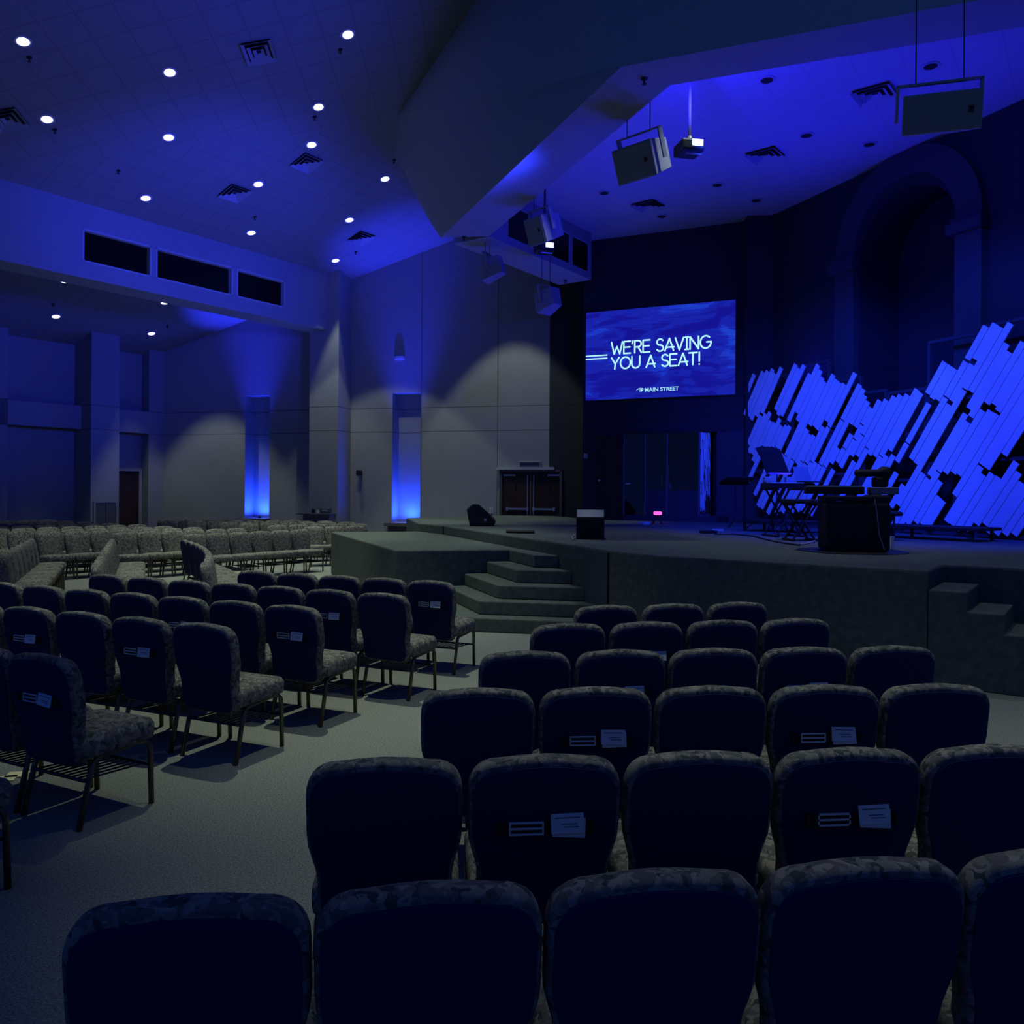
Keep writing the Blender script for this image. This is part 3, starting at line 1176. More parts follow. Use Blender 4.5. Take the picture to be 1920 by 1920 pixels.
# section at the back wall
dB = v2(.82, .57).normalized()
angB = math.atan2(dB.y, dB.x) + math.pi
for (pxy, cnt, nm) in (((587, 987), 3, 'front'), ((520, 984), 5, 'second'), ((466, 981.3), 6, 'third'), ((428, 979), 6, 'fourth'), ((368, 976.8), 6, 'fifth'), ((313, 974.5), 5, 'rearmost')):
    p0 = at_z(*pxy, .87)
    for i in range(cnt):
        p = p0 + dB * .51 * i
        if (p - PW0).dot(WN) < .8:
            continue
        put_chair(p, angB, 'church chair, ' + ORD[i] + ' from left in the ' + nm + ' row below the back wall', 'church chairs below the back wall')

# papers lying on the carpet under the left chairs
for i, (px, py, rz) in enumerate(((33, 1453, .2), (8, 1461, .3))):
    p = at_z(px, py, 0)
    o = MB().box(-.06, .06, -.05, .05, 0, .003).build('leaflet', M['yellow_paper'])
    o.location = (p.x, p.y, .002)
    o.rotation_euler = (0, 0, rz)
    tag(o, 'cream leaflet on the floor at the left edge, ' + ('nearer the aisle' if i == 0 else 'farther from the aisle'), 'leaflet', 'leaflets on the floor')

# ================================================================== CEILING FITTINGS
CUP = Vector((-CN.x, -CN.y, -CN.z)).normalized()      # up normal of ceiling
CMX = CUP.cross(Vector((0, 1, 0))).normalized()


def ceil_frame(p, ang=0.0, flat=False):
    if flat:
        x = Vector((math.cos(ang), math.sin(ang), 0))
        return frame(p, x)
    x = Vector((math.cos(ang), math.sin(ang), 0))
    x = (x - CUP * x.dot(CUP)).normalized()
    return frame(p, x, CUP)


LIGHTS = [((43, 77), 'in the top left corner', 300), ((652, 64), 'top, left of the soffit', 620), ((318, 135), 'left of the top vent', 900),
          ((88, 223), 'right of the vent at the left edge', 220), ((597, 200), 'left of the upper soffit corner', 430), ((316, 257), 'mid left, alone above the beam', 240),
          ((584, 271), 'right above the vent nearest the soffit', 330), ((484, 345), 'right of the vent in the middle', 270), ((722, 335), 'farthest right, beside the soffit tip', 450),
          ((273, 371), 'just above the three beam windows', 160), ((655, 412), 'above the rightmost small vent', 300), ((471, 436), 'above the gap between the last beam windows', 180),
          ((629, 488), 'lowest on the main ceiling by the pillar', 260), ((122, 526), 'leftmost under the beam, upper one', 150), ((309, 567), 'under the beam, upper right one', 280),
          ((105, 593), 'leftmost under the beam, lower one', 90), ((284, 625), 'under the beam, lowest right one', 60)]
for (pp, where, pw) in LIGHTS:
    cone = {(655, 412): 77, (309, 567): 64, (722, 335): 62, (284, 625): 46, (629, 488): 42, (122, 526): 38, (105, 593): 34, (273, 371): 38, (471, 436): 38, (652, 64): 50, (597, 200): 50}.get(pp, 52 if pp[1] > 180 else 64)
    p = on_ceil(*pp)
    t = thing('downlight', 'lit round recessed ceiling light ' + where, 'ceiling light', mtx=ceil_frame(p), group='lit ceiling lights')
    MB().lathe([(.135, -.0), (.135, -.012), (.105, -.016), (.10, -.004)], seg=24).build('trim_ring', M['white_plastic'], t, smooth=False)
    MB().lathe([(.092, -.006), (.092, -.018), (.06, -.02)], seg=24).build('lens', M['lamp'], t)
    bpy.context.view_layer.update()
    light('downlight_lamp', 'SPOT', p + Vector((0, 0, -.08)), p + Vector((0, 0, -5)) - (WN * 1.1 if pp == (309, 567) else Vector()), pw * DIM, DOWN, .06, cone, .15 if cone > 70 else .4, parent=t)
# further lamps of the same ceiling, above the top of the frame or behind the soffit
for (x, y, pw, cone) in ((-0.5, 21.6, 560, 62), (-2.4, 8.2, 2500, 44), (1.5, 4.9, 2000, 35), (-6.4, 10.0, 620, 46), (6.7, 4.7, 1100, 34), (-2.7, 12.7, 1700, 48)):
    p = ceil_pt(x, y)
    light('downlight_lamp', 'SPOT', (x, y, p.z - .1), (x, y, 0), pw * DIM, DOWN, .06, cone, .2 if y > 20 else .8)


for (x, y) in ((2.5, 11.0), (4.5, 9.7), (0.9, 13.4)):
    light('stage_downlight_lamp', 'SPOT', (x, y, ZC - .05), (x, y, 0), 230, (0.80, 0.95, 1.0), .05, 58, .8)


def vent(p, ang, label, size=.56, flat=False):
    t = thing('ceiling_vent', label, 'vent', mtx=ceil_frame(p, ang, flat), group='ceiling vents')
    h = size / 2
    mb = MB()
    for k in range(3):
        o, i = h - .09 * k, h - .09 * k - .06
        mb.add([(-o, -o, -.055), (o, -o, -.055), (o, o, -.055), (-o, o, -.055), (-i, -i, -.012), (i, -i, -.012), (i, i, -.012), (-i, i, -.012),
                (-o, -o, -.050), (o, -o, -.050), (o, o, -.050), (-o, o, -.050)],
               [(0, 1, 5, 4), (1, 2, 6, 5), (2, 3, 7, 6), (3, 0, 4, 7), (8, 4, 5, 9), (9, 5, 6, 10), (10, 6, 7, 11), (11, 7, 4, 8)])
    mb.build('louvre', M['vent'], t)
    MB().box(-h + .02, h - .02, -h + .02, h - .02, -.006, .0).build('duct_opening', M['vent_dark'], t)


A45 = math.atan2(UW.y, UW.x)
vent(on_ceil(485, 96), 0.05, 'square ceiling vent at the top of the main ceiling')
vent(on_ceil(14, 222), 0.05, 'square ceiling vent cut by the left edge')
vent(on_ceil(575, 304), A45, 'square ceiling vent nearest the sloping soffit')
vent(on_ceil(440, 361), A45, 'square ceiling vent in the middle above the beam windows')
vent(on_ceil(677, 446), A45, 'smallest ceiling vent near the blue wall glow')
vent(at_z(1640, 174, ZC), .9, 'stage ceiling vent left of the right hanging speaker', flat=True)
vent(at_z(1435, 289, ZC), .9, 'stage ceiling vent in the middle', flat=True)
vent(at_z(1215, 384, ZC), .9, 'stage ceiling vent nearest the booth windows', flat=True)

SPR = [((55, 108), 'below the top left light'), ((103, 243), 'below the light near the left edge vent'), ((638, 93), 'below the top light by the soffit'), ((590, 219), 'below the light left of the soffit corner'),
       ((222, 320), 'mid left above the beam windows'), ((478, 407), 'above the right end of the beam'), ((739, 300), 'at the soffit corner'), ((667, 472), 'in the blue glow by the pillar'),
       ((100, 570), 'between the leftmost lights under the beam'), ((291, 551), 'by the upper right light under the beam'), ((314, 611), 'by the lowest light under the beam')]
for pp, where in SPR:
    p = on_ceil(*pp)
    t = thing('sprinkler', 'small dark sprinkler head ' + where, 'sprinkler', mtx=Matrix.Translation(p), group='sprinkler heads')
    MB().lathe([(.045, .03), (.045, -.01), (.014, -.02), (.012, -.06), (.03, -.065), (.03, -.072)], seg=10).build('head', M['black_plastic'], t)
for pp, where in (((1208, 147), 'under the upper corner of the proscenium beam'), ((870, 444), 'under the far end of the proscenium beam'), ((1060, 525), 'under the booth window band')):
    p = at_z(*pp, ZB)
    t = thing('sprinkler', 'small dark sprinkler head ' + where, 'sprinkler', mtx=Matrix.Translation(p), group='sprinkler heads')
    MB().lathe([(.045, .0), (.045, -.01), (.014, -.02), (.012, -.06), (.03, -.065), (.03, -.072)], seg=10).build('head', M['black_plastic'], t)
for pp, where in (((1745, 123), 'right of the stage vent, above the hanging speaker'), ((1438, 149), 'near the front edge, right of the projector pole'), ((1512, 253), 'between the two right stage vents'),
                  ((1630, 270), 'below the right stage vent'), ((1345, 346), 'below the middle stage vent'), ((1133, 361), 'left above the booth-side vent'), ((1418, 375), 'low, left of the arch'), ((1241, 405), 'lowest, below the booth-side vent')):
    p = at_z(*pp, ZC)
    t = thing('stage_downlight', 'unlit dark round stage ceiling light ' + where, 'ceiling light', mtx=Matrix.Translation(p), group='unlit stage ceiling lights')
    MB().lathe([(.13, 0), (.13, -.012), (.10, -.014)], seg=20).build('trim_ring', M['vent'], t)
    MB().lathe([(.09, -.005), (.09, -.018)], seg=20).build('lens', M['vent_dark'], t)

# ================================================================== HANGING SPEAKERS
def hang_speaker(px, py, y, wdt, hgt, dep, yaw, pitch, roll, label, zcable, grille=None):
    c = at_y(px, py, y)
    m = Matrix.Translation(c) @ Matrix.Rotation(yaw, 4, 'Z') @ Matrix.Rotation(roll, 4, 'Y') @ Matrix.Rotation(pitch, 4, 'X')
    t = thing('hanging_speaker', label, 'speaker', mtx=m, group='hanging speakers')
    hw, hh = wdt / 2, hgt / 2
    # cabinet: front at -y, tapering back
    vs = [(-hw, 0, -hh), (hw, 0, -hh), (hw, 0, hh), (-hw, 0, hh), (-hw * .62, dep, -hh * .72), (hw * .62, dep, -hh * .72), (hw * .62, dep, hh), (-hw * .62, dep, hh)]
    MB().add(vs, [(0, 1, 2, 3), (5, 4, 7, 6), (4, 0, 3, 7), (1, 5, 6, 2), (3, 2, 6, 7), (4, 5, 1, 0)]).build('cabinet', M['grey_speaker'], t, bevel=.012)
    MB().box(-hw + .02, hw - .02, -.015, .0, -hh + .02, hh - .02).build('grille', grille or M['grille'], t, bevel=.006)
    MB().box(hw - .13, hw - .085, -.02, -.014, -.03, .03).build('badge', M['black_plastic'], t)
    mb = MB().box(-hw - .03, -hw - .01, dep * .35, dep * .5, -.03, hh + .13).box(hw + .01, hw + .03, dep * .35, dep * .5, -.03, hh + .13)
    mb.box(-hw - .03, hw + .03, dep * .35, dep * .5, hh + .11, hh + .13)
    mb.build('yoke', M['grey_speaker'], t)
    inv = m.inverted()
    mb = MB()
    for sx in (-.6, .6):
        a = m @ Vector((hw * sx, dep * .42, hh + .12))
        mb.tube([inv @ a, inv @ Vector((a.x, a.y, zcable))], .006, 6)
    mb.build('cable', M['black_plastic'], t)


hang_speaker(1767, 210, 7.9, .70, .36, .5, R(-16), R(14), 0, 'grey hanging speaker above the plank wall at far right', ZC)
hang_speaker(1188, 306, 11.0, .62, .46, .6, R(-44), R(22), 0, 'grey hanging speaker beside the ceiling projector', ZC)
hang_speaker(1003, 434, 14.2, .44, .46, .55, R(-48), R(20), 0, 'grey hanging speaker in front of the booth windows', ZC)
hang_speaker(905, 512, 16.9, .38, .42, .45, R(-112), R(14), 0, 'blue lit hanging speaker left of the proscenium beam end', ZB, M['grey_speaker'])
hang_speaker(1016, 572, 17.6, .42, .44, .45, R(-138), R(12), 0, 'blue lit hanging speaker below the booth windows', ZB, M['grey_speaker'])


# ceiling projectors
def projector(px, py, y, label, pole_top, yaw):
    c = at_y(px, py, y)
    t = thing('projector', label, 'projector', mtx=Matrix.Translation(c) @ Matrix.Rotation(yaw, 4, 'Z'), group='ceiling projectors')
    MB().box(-.16, .16, -.14, .2, -.09, .07).build('body', M['black_plastic'], t, bevel=.03)
    MB().box(-.02, .13, -.15, -.139, -.03, .055).build('lens', M['lens_on'], t)
    MB().lathe([(.06, .07), (.06, .10), (.03, .15)], seg=16).build('mount', M['black_plastic'], t)
    MB().tube([(0, 0, .1), (0, 0, pole_top - c.z)], .02, 10).build('pole', M['plank_frame'], t)
    MB().box(-.10, .12, -.12, -.10, -.14, -.125).build('handle', M['chrome'], t)


projector(1293, 276, 11.3, 'small black projector on a ceiling pole, lens glowing', ZC, R(12))
projector(1021, 464, 15.4, 'small projector glowing below the speaker by the booth windows', ZC, R(15))

# ================================================================== PROJECTION SCREEN
SHo = S0 + SN * .06
Y_of = lambda px, py: at_plane(px, py, SHo, SN)
tl, tr, br, bl = Y_of(1100.3, 586.7), Y_of(1379.8, 562), Y_of(1377, 739.3), Y_of(1097.1, 750.8)
x0, x1 = ((tl - SHo).dot(SD) + (bl - SHo).dot(SD)) / 2, ((tr - SHo).dot(SD) + (br - SHo).dot(SD)) / 2
zt_s, zb_s = (tl.z + tr.z) / 2, (bl.z + br.z) / 2
scx = SHo + SD * ((x0 + x1) / 2)
smx = frame((scx.x, scx.y, (zt_s + zb_s) / 2), SD)      # local x right, y into the wall, z up
SWd, SHt = x1 - x0, zt_s - zb_s
screen = thing('projection_screen', 'wide lit blue projection screen reading we are saving you a seat', 'screen', mtx=smx)


def screen_mat():
    m = bpy.data.materials.new('projected_blue_strokes')
    m.use_nodes = True
    nt = m.node_tree
    b = nt.nodes['Principled BSDF']
    b.inputs['Base Color'].default_value = (.02, .02, .02, 1)
    b.inputs['Specular IOR Level'].default_value = 0
    tc = nt.nodes.new('ShaderNodeTexCoord')
    mp = nt.nodes.new('ShaderNodeMapping')
    mp.inputs['Scale'].default_value = (.55, 1, 1.9)
    mp.inputs['Rotation'].default_value = (0, R(14), 0)
    nt.links.new(tc.outputs['Object'], mp.inputs['Vector'])
    n1 = nt.nodes.new('ShaderNodeTexNoise')
    n1.inputs['Scale'].default_value = 1.5
    n1.inputs['Detail'].default_value = 3
    n1.inputs['Distortion'].default_value = 1.2
    nt.links.new(mp.outputs[0], n1.inputs['Vector'])
    mp2 = nt.nodes.new('ShaderNodeMapping')
    mp2.inputs['Scale'].default_value = (.8, 1, 26)
    mp2.inputs['Rotation'].default_value = (0, R(-2), 0)
    nt.links.new(tc.outputs['Object'], mp2.inputs['Vector'])
    n2 = nt.nodes.new('ShaderNodeTexNoise')
    n2.inputs['Scale'].default_value = 1.6
    n2.inputs['Detail'].default_value = 6
    nt.links.new(mp2.outputs[0], n2.inputs['Vector'])
    s = nmath(nt, 'MULTIPLY_ADD', n2.outputs['Fac'], .35, n1.outputs['Fac'])
    cr = nt.nodes.new('ShaderNodeValToRGB')
    e = cr.color_ramp.elements
    e[0].position = .45
    e[0].color = (.006, .006, .27, 1)
    e[1].position = .95
    e[1].color = (.012, .055, .60, 1)
    for pos, c in ((.60, (.007, .007, .30, 1)), (.66, (.008, .017, .40, 1)), (.75, (.009, .014, .38, 1)), (.80, (.010, .035, .55, 1))):
        x = e.new(pos)
        x.color = c
    nt.links.new(s, cr.inputs[0])
    nt.links.new(cr.outputs[0], b.inputs['Emission Color'])
    b.inputs['Emission Strength'].default_value = 1.0
    return m


MB().box(-SWd / 2, SWd / 2, -.005, .02, -SHt / 2, SHt / 2).build('screen_surface', screen_mat(), screen)
MB().box(-SWd / 2 - .03, SWd / 2 + .03, .02, .05, -SHt / 2 - .03, SHt / 2 + .03).build('backing', M['black_plastic'], screen)
M['slide_text'] = mat('slide_white', (.1, .1, .1), 1, emit=(.50, .95, 1.0), es=1.0)
M['slide_logo'] = mat('slide_pale', (.1, .1, .1), 1, emit=(.42, .85, 1.0), es=.9)


def suv(px, py):
    p = smx.inverted() @ Y_of(px, py)
    return p.x, p.z


def cxy(x, y):      # coordinates measured in a 6x enlargement whose corner is (1080, 540)
    return suv(1080 + x / 6.0, 540 + y / 6.0)


def stroke(mb, pts, wd):
    """flat rounded stroke in the screen plane"""
    P = [Vector((p[0], 0, p[1])) for p in pts]
    y = -.011
    for a, b in zip(P[:-1], P[1:]):
        d = b - a
        if d.length < 1e-6:
            continue
        d.normalize()
        n = Vector((-d.z, 0, d.x)) * wd / 2
        vs = [a + n, a - n, b - n, b + n]
        mb.add([Vector((v.x, y, v.z)) for v in vs], [(0, 1, 2, 3)])
    for p in P:
        mb.add([Vector((p.x + wd / 2 * math.cos(k * math.pi / 4), y - .0003, p.z + wd / 2 * math.sin(k * math.pi / 4))) for k in range(8)], [tuple(range(8))])


def arc(cx, cy, rx, ry, a0, a1, n=12):
    return [(cx + rx * math.cos(R(a0 + (a1 - a0) * i / n)), cy + ry * math.sin(R(a0 + (a1 - a0) * i / n))) for i in range(n + 1)]


GL = {
    'W': (1.0, [[(0, 1), (.24, .0), (.5, .62), (.76, 0), (1, 1)]]),
    'E': (.62, [[(.6, 1), (0, 1), (0, 0), (.6, 0)], [(0, .52), (.55, .52)]]),
    "'": (.12, [[(.09, 1.02), (.0, .78)]]),
    'R': (.62, [[(0, 0), (0, 1)] + [(.3 + .28 * math.cos(R(a)), .74 + .26 * math.sin(R(a))) for a in range(90, -91, -20)] + [(0, .48)], [(.3, .48), (.6, 0)]]),
    'S': (.60, [arc(.3, .75, .27, .25, 30, 270, 12) + arc(.3, .25, .29, .25, 90, -150, 12)]),
    'A': (.78, [[(0, 0), (.40, 1), (.76, 0)], [(.12, .28), (.80, .28)]]),
    'V': (.72, [[(0, 1), (.36, 0), (.72, 1)]]),
    'I': (.30, [[(.15, 0), (.15, 1)], [(0, 1), (.3, 1)], [(0, 0), (.3, 0)]]),
    'N': (.74, [[(0, 0), (0, 1), (.72, 0), (.72, 1)]]),
    'G': (.92, [arc(.46, .5, .46, .5, 48, 360, 18), [(.92, .5), (.55, .5)]]),
    'Y': (.70, [[(0, 1), (.35, .45), (.70, 1)], [(.35, .45), (.30, 0)]]),
    'O': (.92, [arc(.46, .5, .46, .5, 0, 360, 22)]),
    'U': (.72, [[(0, 1)] + arc(.36, .36, .36, .36, 180, 360, 10) + [(.72, 1)]]),
    'T': (.70, [[(0, 1), (.70, 1)], [(.35, 1), (.33, 0)]]),
    '!': (.12, [[(.06, 1), (.06, .27)], [(.06, .03), (.06, .0)]]),
}


def write_line(txt, xa, xb, za, zb_, wd):
    gap, sp = .13, .46
    tot = sum((GL[c][0] + gap) if c != ' ' else sp for c in txt) - gap
    k = (xb - xa) / tot
    h = zb_ - za
    x = xa
    for c in txt:
        if c == ' ':
            x += sp * k
            continue
        mb = MB()
        for st_ in GL[c][1]:
            stroke(mb, [(x + p[0] * k, za + p[1] * h) for p in st_], wd)
        mb.build('letter', M['slide_text'], screen)
        x += (GL[c][0] + gap) * k


xa, _ = cxy(402, 690)
xb, _ = cxy(1522, 610)
z_1, z_2 = (cxy(402, 742)[1] + cxy(1500, 680)[1]) / 2, (cxy(402, 612)[1] + cxy(1500, 537)[1]) / 2
write_line("WE'RE SAVING", xa, xb, z_1, z_2, .037)
xb2, _ = cxy(1396, 790)
z_1, z_2 = (cxy(402, 912)[1] + cxy(1390, 862)[1]) / 2, (cxy(402, 786)[1] + cxy(1390, 725)[1]) / 2
write_line("YOU A SEAT!", xa, xb2, z_1, z_2, .037)
mb = MB()
for y0 in (760, 795):
    p, q = cxy(126, y0 + 10), cxy(354, y0 - 6)
    zz0 = (p[1] + q[1]) / 2
    mb.box(-SWd / 2, q[0], -.012, -.008, zz0 - .015, zz0 + .015)
mb.build('slide_rule', M['slide_text'], screen)
# bold small caption and its oval emblem
cu = bpy.data.curves.new('caption', 'FONT')
cu.body = 'MAIN STREET'
cu.size = 1.0
cu.offset = 0.022
co = bpy.data.objects.new('caption', cu)
COL.objects.link(co)
bpy.context.view_layer.update()
me = bpy.data.meshes.new_from_object(co.evaluated_get(bpy.context.evaluated_depsgraph_get()))
bpy.data.objects.remove(co)
xs = [v.co.x for v in me.vertices]
ys = [v.co.y for v in me.vertices]
lx0, lz0 = cxy(776, 1168)
lx1, _ = cxy(1158, 1150)
_, lz1 = cxy(776, 1124)
for v in me.vertices:
    v.co = ((v.co.x - min(xs)) / (max(xs) - min(xs)) * (lx1 - lx0) + lx0, -.011, (v.co.y - min(ys)) / (max(ys) - min(ys)) * (lz1 - lz0) + lz0)
me.materials.append(M['slide_logo'])
co = bpy.data.objects.new('slide_caption', me)
COL.objects.link(co)
co.parent = screen
mb = MB()
ex0, ez_ = cxy(684, 1152)
ex1, _ = cxy(762, 1150)
ec, er = (ex0 + ex1) / 2, (ex1 - ex0) / 2
up_ = [(ex0 + (ex1 - ex0) * i / 10, ez_ + .035 * math.sin(math.pi * i / 10) ** .7 + .004 * i / 2) for i in range(11)]
stroke(mb, up_, .016)
stroke(mb, [(ec - er * .5 + .02, ez_ - .012), (ec + er * .1, ez_ - .028), (ec + er * .8, ez_ - .012)], .014)
stroke(mb, [(ec + er * .25, ez_ + .004), (ec + er * .55, ez_ + .004)], .034)
stroke(mb, [(ec - er * .3, ez_ - .01), (ec + er * .05, ez_ + .022)], .012)
mb.build('slide_emblem', M['slide_logo'], screen)

# ================================================================== PLANK WALL
pl_off = Q4 + QN * .42
PLANK = []


def c1(x, y): return (1390 + x / 7.111, 600 + y / 7.111)
def c2(x, y): return (1650 + x / 7.111, 590 + y / 7.111)
def c3(x, y): return (1560 + x / 5.3333, 800 + y / 5.3333)


def add_p(fn, fm, lst):
    for (a, b, c, d, wd) in lst:
        PLANK.append((fn(a, b), fm(c, d), wd))


S7, S5 = 1 / 7.111, 1 / 5.3333
add_p(c1, c1, [(205, 720, 98, 990, 8), (330, 680, 75, 1290, 8), (385, 690, 122, 1300, 7), (440, 670, 172, 1330, 8), (485, 730, 235, 1265, 7), (585, 640, 300, 1220, 7),
               (720, 605, 440, 1165, 7), (768, 620, 478, 1220, 6), (812, 640, 510, 1260, 6), (868, 610, 560, 1290, 8), (915, 680, 602, 1350, 7),
               (1035, 580, 725, 1240, 9), (1090, 660, 768, 1320, 9), (1105, 810, 545, 1885, 7), (1150, 850, 605, 1900, 5),
               (1255, 735, 905, 1395, 8), (1310, 790, 960, 1405, 7), (1365, 845, 1010, 1405, 6), (1420, 880, 1145, 1360, 7), (1550, 740, 1190, 1430, 9), (1510, 1000, 1290, 1370, 6),
               (1620, 910, 1000, 1900, 8), (1665, 960, 1075, 1890, 6),
               (255, 1290, 82, 1630, 7), (320, 1225, 88, 1760, 8), (392, 1200, 140, 1800, 7), (385, 1335, 195, 1880, 9), (440, 1410, 260, 1810, 7), (512, 1310, 305, 1800, 8), (548, 1400, 400, 1760, 6),
               (610, 1425, 440, 1790, 7), (675, 1430, 520, 1750, 8),
               (890, 1500, 660, 1880, 9), (940, 1560, 735, 1900, 8), (1000, 1580, 800, 1900, 7), (1072, 1440, 850, 1890, 8), (1130, 1480, 905, 1890, 7), (1190, 1470, 950, 1900, 7),
               (1385, 1370, 1060, 1900, 9), (1420, 1440, 1135, 1900, 7), (1690, 1080, 1440, 1290, 6)])
add_p(c2, c2, [(1462, 150, 1215, 580, 9), (1550, 165, 1300, 600, 8), (1662, 185, 1135, 1010, 9), (1770, 170, 1235, 1035, 9), (1715, 440, 1175, 1270, 9), (1765, 505, 1240, 1345, 10),
               (1935, 420, 1455, 1180, 10), (2000, 420, 1515, 1205, 9), (2060, 440, 1570, 1190, 8), (2110, 470, 1625, 1280, 9), (2170, 480, 1700, 1260, 9),
               (870, 625, 650, 1005, 10), (930, 680, 705, 1105, 7), (1000, 735, 740, 1150, 8), (1178, 660, 885, 1130, 9), (1262, 640, 955, 1160, 9)])
add_p(c2, c3, [(885, 1140, 800, 350, 10), (925, 1230, 835, 385, 8), (1205, 1050, 660, 760, 9), (1155, 1345, 985, 460, 9), (1225, 1420, 1030, 520, 9), (1335, 1305, 1075, 430, 9), (1455, 1290, 1125, 430, 8), (1540, 1295, 1195, 400, 8), (1590, 1330, 1270, 440, 7),
               (2050, 700, 1225, 640, 10), (2080, 760, 1255, 690, 7), (2100, 860, 1530, 380, 9), (2130, 900, 1580, 420, 8), (2160, 960, 1720, 290, 8), (2200, 980, 1780, 310, 8),
               (560, 1010, 470, 240, 10), (630, 1085, 560, 190, 10), (440, 1085, 420, 300, 9), (290, 1120, 390, 250, 8), (235, 1090, 330, 240, 8), (145, 1140, 290, 250, 8), (65, 1160, 235, 270, 7), (5, 1160, 180, 240, 7), (520, 1450, 740, 260, 9), (380, 1780, 640, 300, 8), (690, 1240, 700, 300, 9)])
add_p(c3, c3, [(185, 60, 170, 240, 5), (210, 150, 100, 430, 9), (300, 100, 195, 300, 7), (340, 230, 30, 760, 10), (250, 370, 110, 620, 8), (490, 270, 265, 700, 9), (545, 270, 330, 690, 8), (600, 260, 375, 690, 9), (640, 300, 440, 690, 8),
               (660, 500, 520, 760, 9), (710, 570, 570, 810, 9), (965, 490, 620, 960, 10), (1020, 550, 690, 980, 9), (1105, 520, 770, 980, 10), (1130, 580, 850, 985, 9), (1090, 740, 905, 985, 8), (1140, 770, 975, 990, 9),
               (1500, 430, 1130, 960, 11), (1560, 510, 1200, 990, 11), (1640, 520, 1265, 1010, 10), (1700, 560, 1320, 1000, 9), (1760, 470, 1470, 870, 9), (1820, 370, 1500, 1000, 11), (1885, 440, 1545, 1000, 9),
               (1960, 580, 1560, 1020, 9), (1990, 560, 1610, 1110, 8), (2080, 620, 1750, 1125, 7), (2130, 640, 1810, 1130, 8), (2150, 800, 1960, 1140, 9), (2200, 560, 1660, 930, 8)])

add_p(c1, lambda x, y: (x, y), [(300, 1800, 1402, 905, 8), (420, 1700, 1418, 930, 8), (500, 1760, 1425, 950, 8), (560, 1780, 1438, 965, 8), (640, 1820, 1450, 968, 8), (600, 1880, 1462, 940, 7), (540, 1880, 1446, 935, 7),
                               (700, 1850, 1470, 968, 8), (760, 1860, 1482, 968, 8), (830, 1870, 1492, 968, 9), (905, 1880, 1503, 970, 8), (950, 1890, 1513, 970, 8), (1030, 1900, 1524, 972, 8), (1100, 1900, 1535, 972, 8), (1160, 1900, 1545, 972, 8)])
add_p(c1, c1, [(1480, 1060, 1300, 1350, 8), (1560, 1020, 1420, 1270, 8), (1620, 1060, 1470, 1290, 8), (1690, 1110, 1500, 1400, 9), (1740, 1180, 1560, 1480, 9), (1250, 1590, 1090, 1880, 8), (1330, 1500, 1150, 1840, 8),
               (1300, 1730, 1200, 1900, 8), (1380, 1720, 1260, 1900, 8), (1560, 1480, 1420, 1740, 9), (1620, 1430, 1470, 1780, 9), (1700, 1370, 1540, 1660, 9), (1760, 1300, 1620, 1560, 9), (1830, 1250, 1690, 1500, 9)])
pw_c = pl_off + QD * 3.0
pmx = frame((pw_c.x, pw_c.y, ZS), QD)
pwall = thing('plank_wall', 'long wall of slanted planks glowing blue across the stage back', 'stage set', mtx=pmx)
inv = pmx.inverted()


def pw(px, py):
    return inv @ at_plane(px, py, pl_off, QN)


yf = 1 if (inv.to_3x3() @ Vector(QN)).y > 0 else -1
# every plank leans at one common angle; traced pieces are snapped to neighbouring strips
items = []
for (p, q, wd) in PLANK:
    a, b = pw(*p), pw(*q)
    if a.z < b.z:
        a, b = b, a
    items.append((a, b, wd / (F / at_plane(*p, pl_off, QN).y) * 1.8))
sx_ = sum((a - b).x for a, b, w_ in items)
sz_ = sum((a - b).z for a, b, w_ in items)
pd = Vector((sx_, 0, sz_)).normalized()
pn_ = Vector((-pd.z, 0, pd.x))
SLOT = .118
slots = {}
for a, b, w_ in items:
    c = (a + b) / 2
    hl = (a - b).length / 2
    u0, pp_ = c.dot(pd), c.dot(pn_)
    n_ = max(1, round(w_ / SLOT))
    k0 = round(pp_ / SLOT - (n_ - 1) / 2)
    for k in range(n_):
        slots.setdefault(k0 + k, []).append([u0 - hl + random.uniform(-.05, .05), u0 + hl + random.uniform(-.05, .05)])
boards = []
for k, iv in slots.items():
    iv.sort()
    cur = -99
    for lo, hi in iv:
        lo = max(lo, cur + .03)
        base = pd * lo + pn_ * (k * SLOT)
        if base.z < .08:
            lo += (.08 - base.z) / pd.z
        if hi - lo < .22:
            continue
        boards.append((hi - lo, k, lo, hi))
        cur = hi
boards.sort(reverse=True)
rest = MB()
for i, (ln, k, lo, hi) in enumerate(boards):
    m0, n = pn_ * (k * SLOT), pn_ * (SLOT * .475)
    lay = (k * 7 % 3) * .008
    y0, y1 = yf * lay, yf * (lay + .02)
    vs = [Vector((c.x, y, c.z)) for y in (y0, y1) for c in (m0 + pd * lo + n, m0 + pd * lo - n, m0 + pd * hi - n, m0 + pd * hi + n)]
    mb = MB().add(vs, [(0, 1, 2, 3), (7, 6, 5, 4), (0, 4, 5, 1), (1, 5, 6, 2), (2, 6, 7, 3), (3, 7, 4, 0)])
    if i < 100:
        mb.build('plank', M['plank'], pwall)
    else:
        rest.add(mb.v, mb.f)
tag(rest.build('plank', M['plank'], pwall), kind='stuff')
print('boards', len(boards), 'angle', math.degrees(math.atan2(pd.z, pd.x)))
gp = Q4 + QD * qt(1524) + QN * .16
light('wall_uplight', 'SPOT', (gp.x, gp.y, 3.75), (gp.x, gp.y, 6), 60, VIOLET, .05, 120, 1.0)
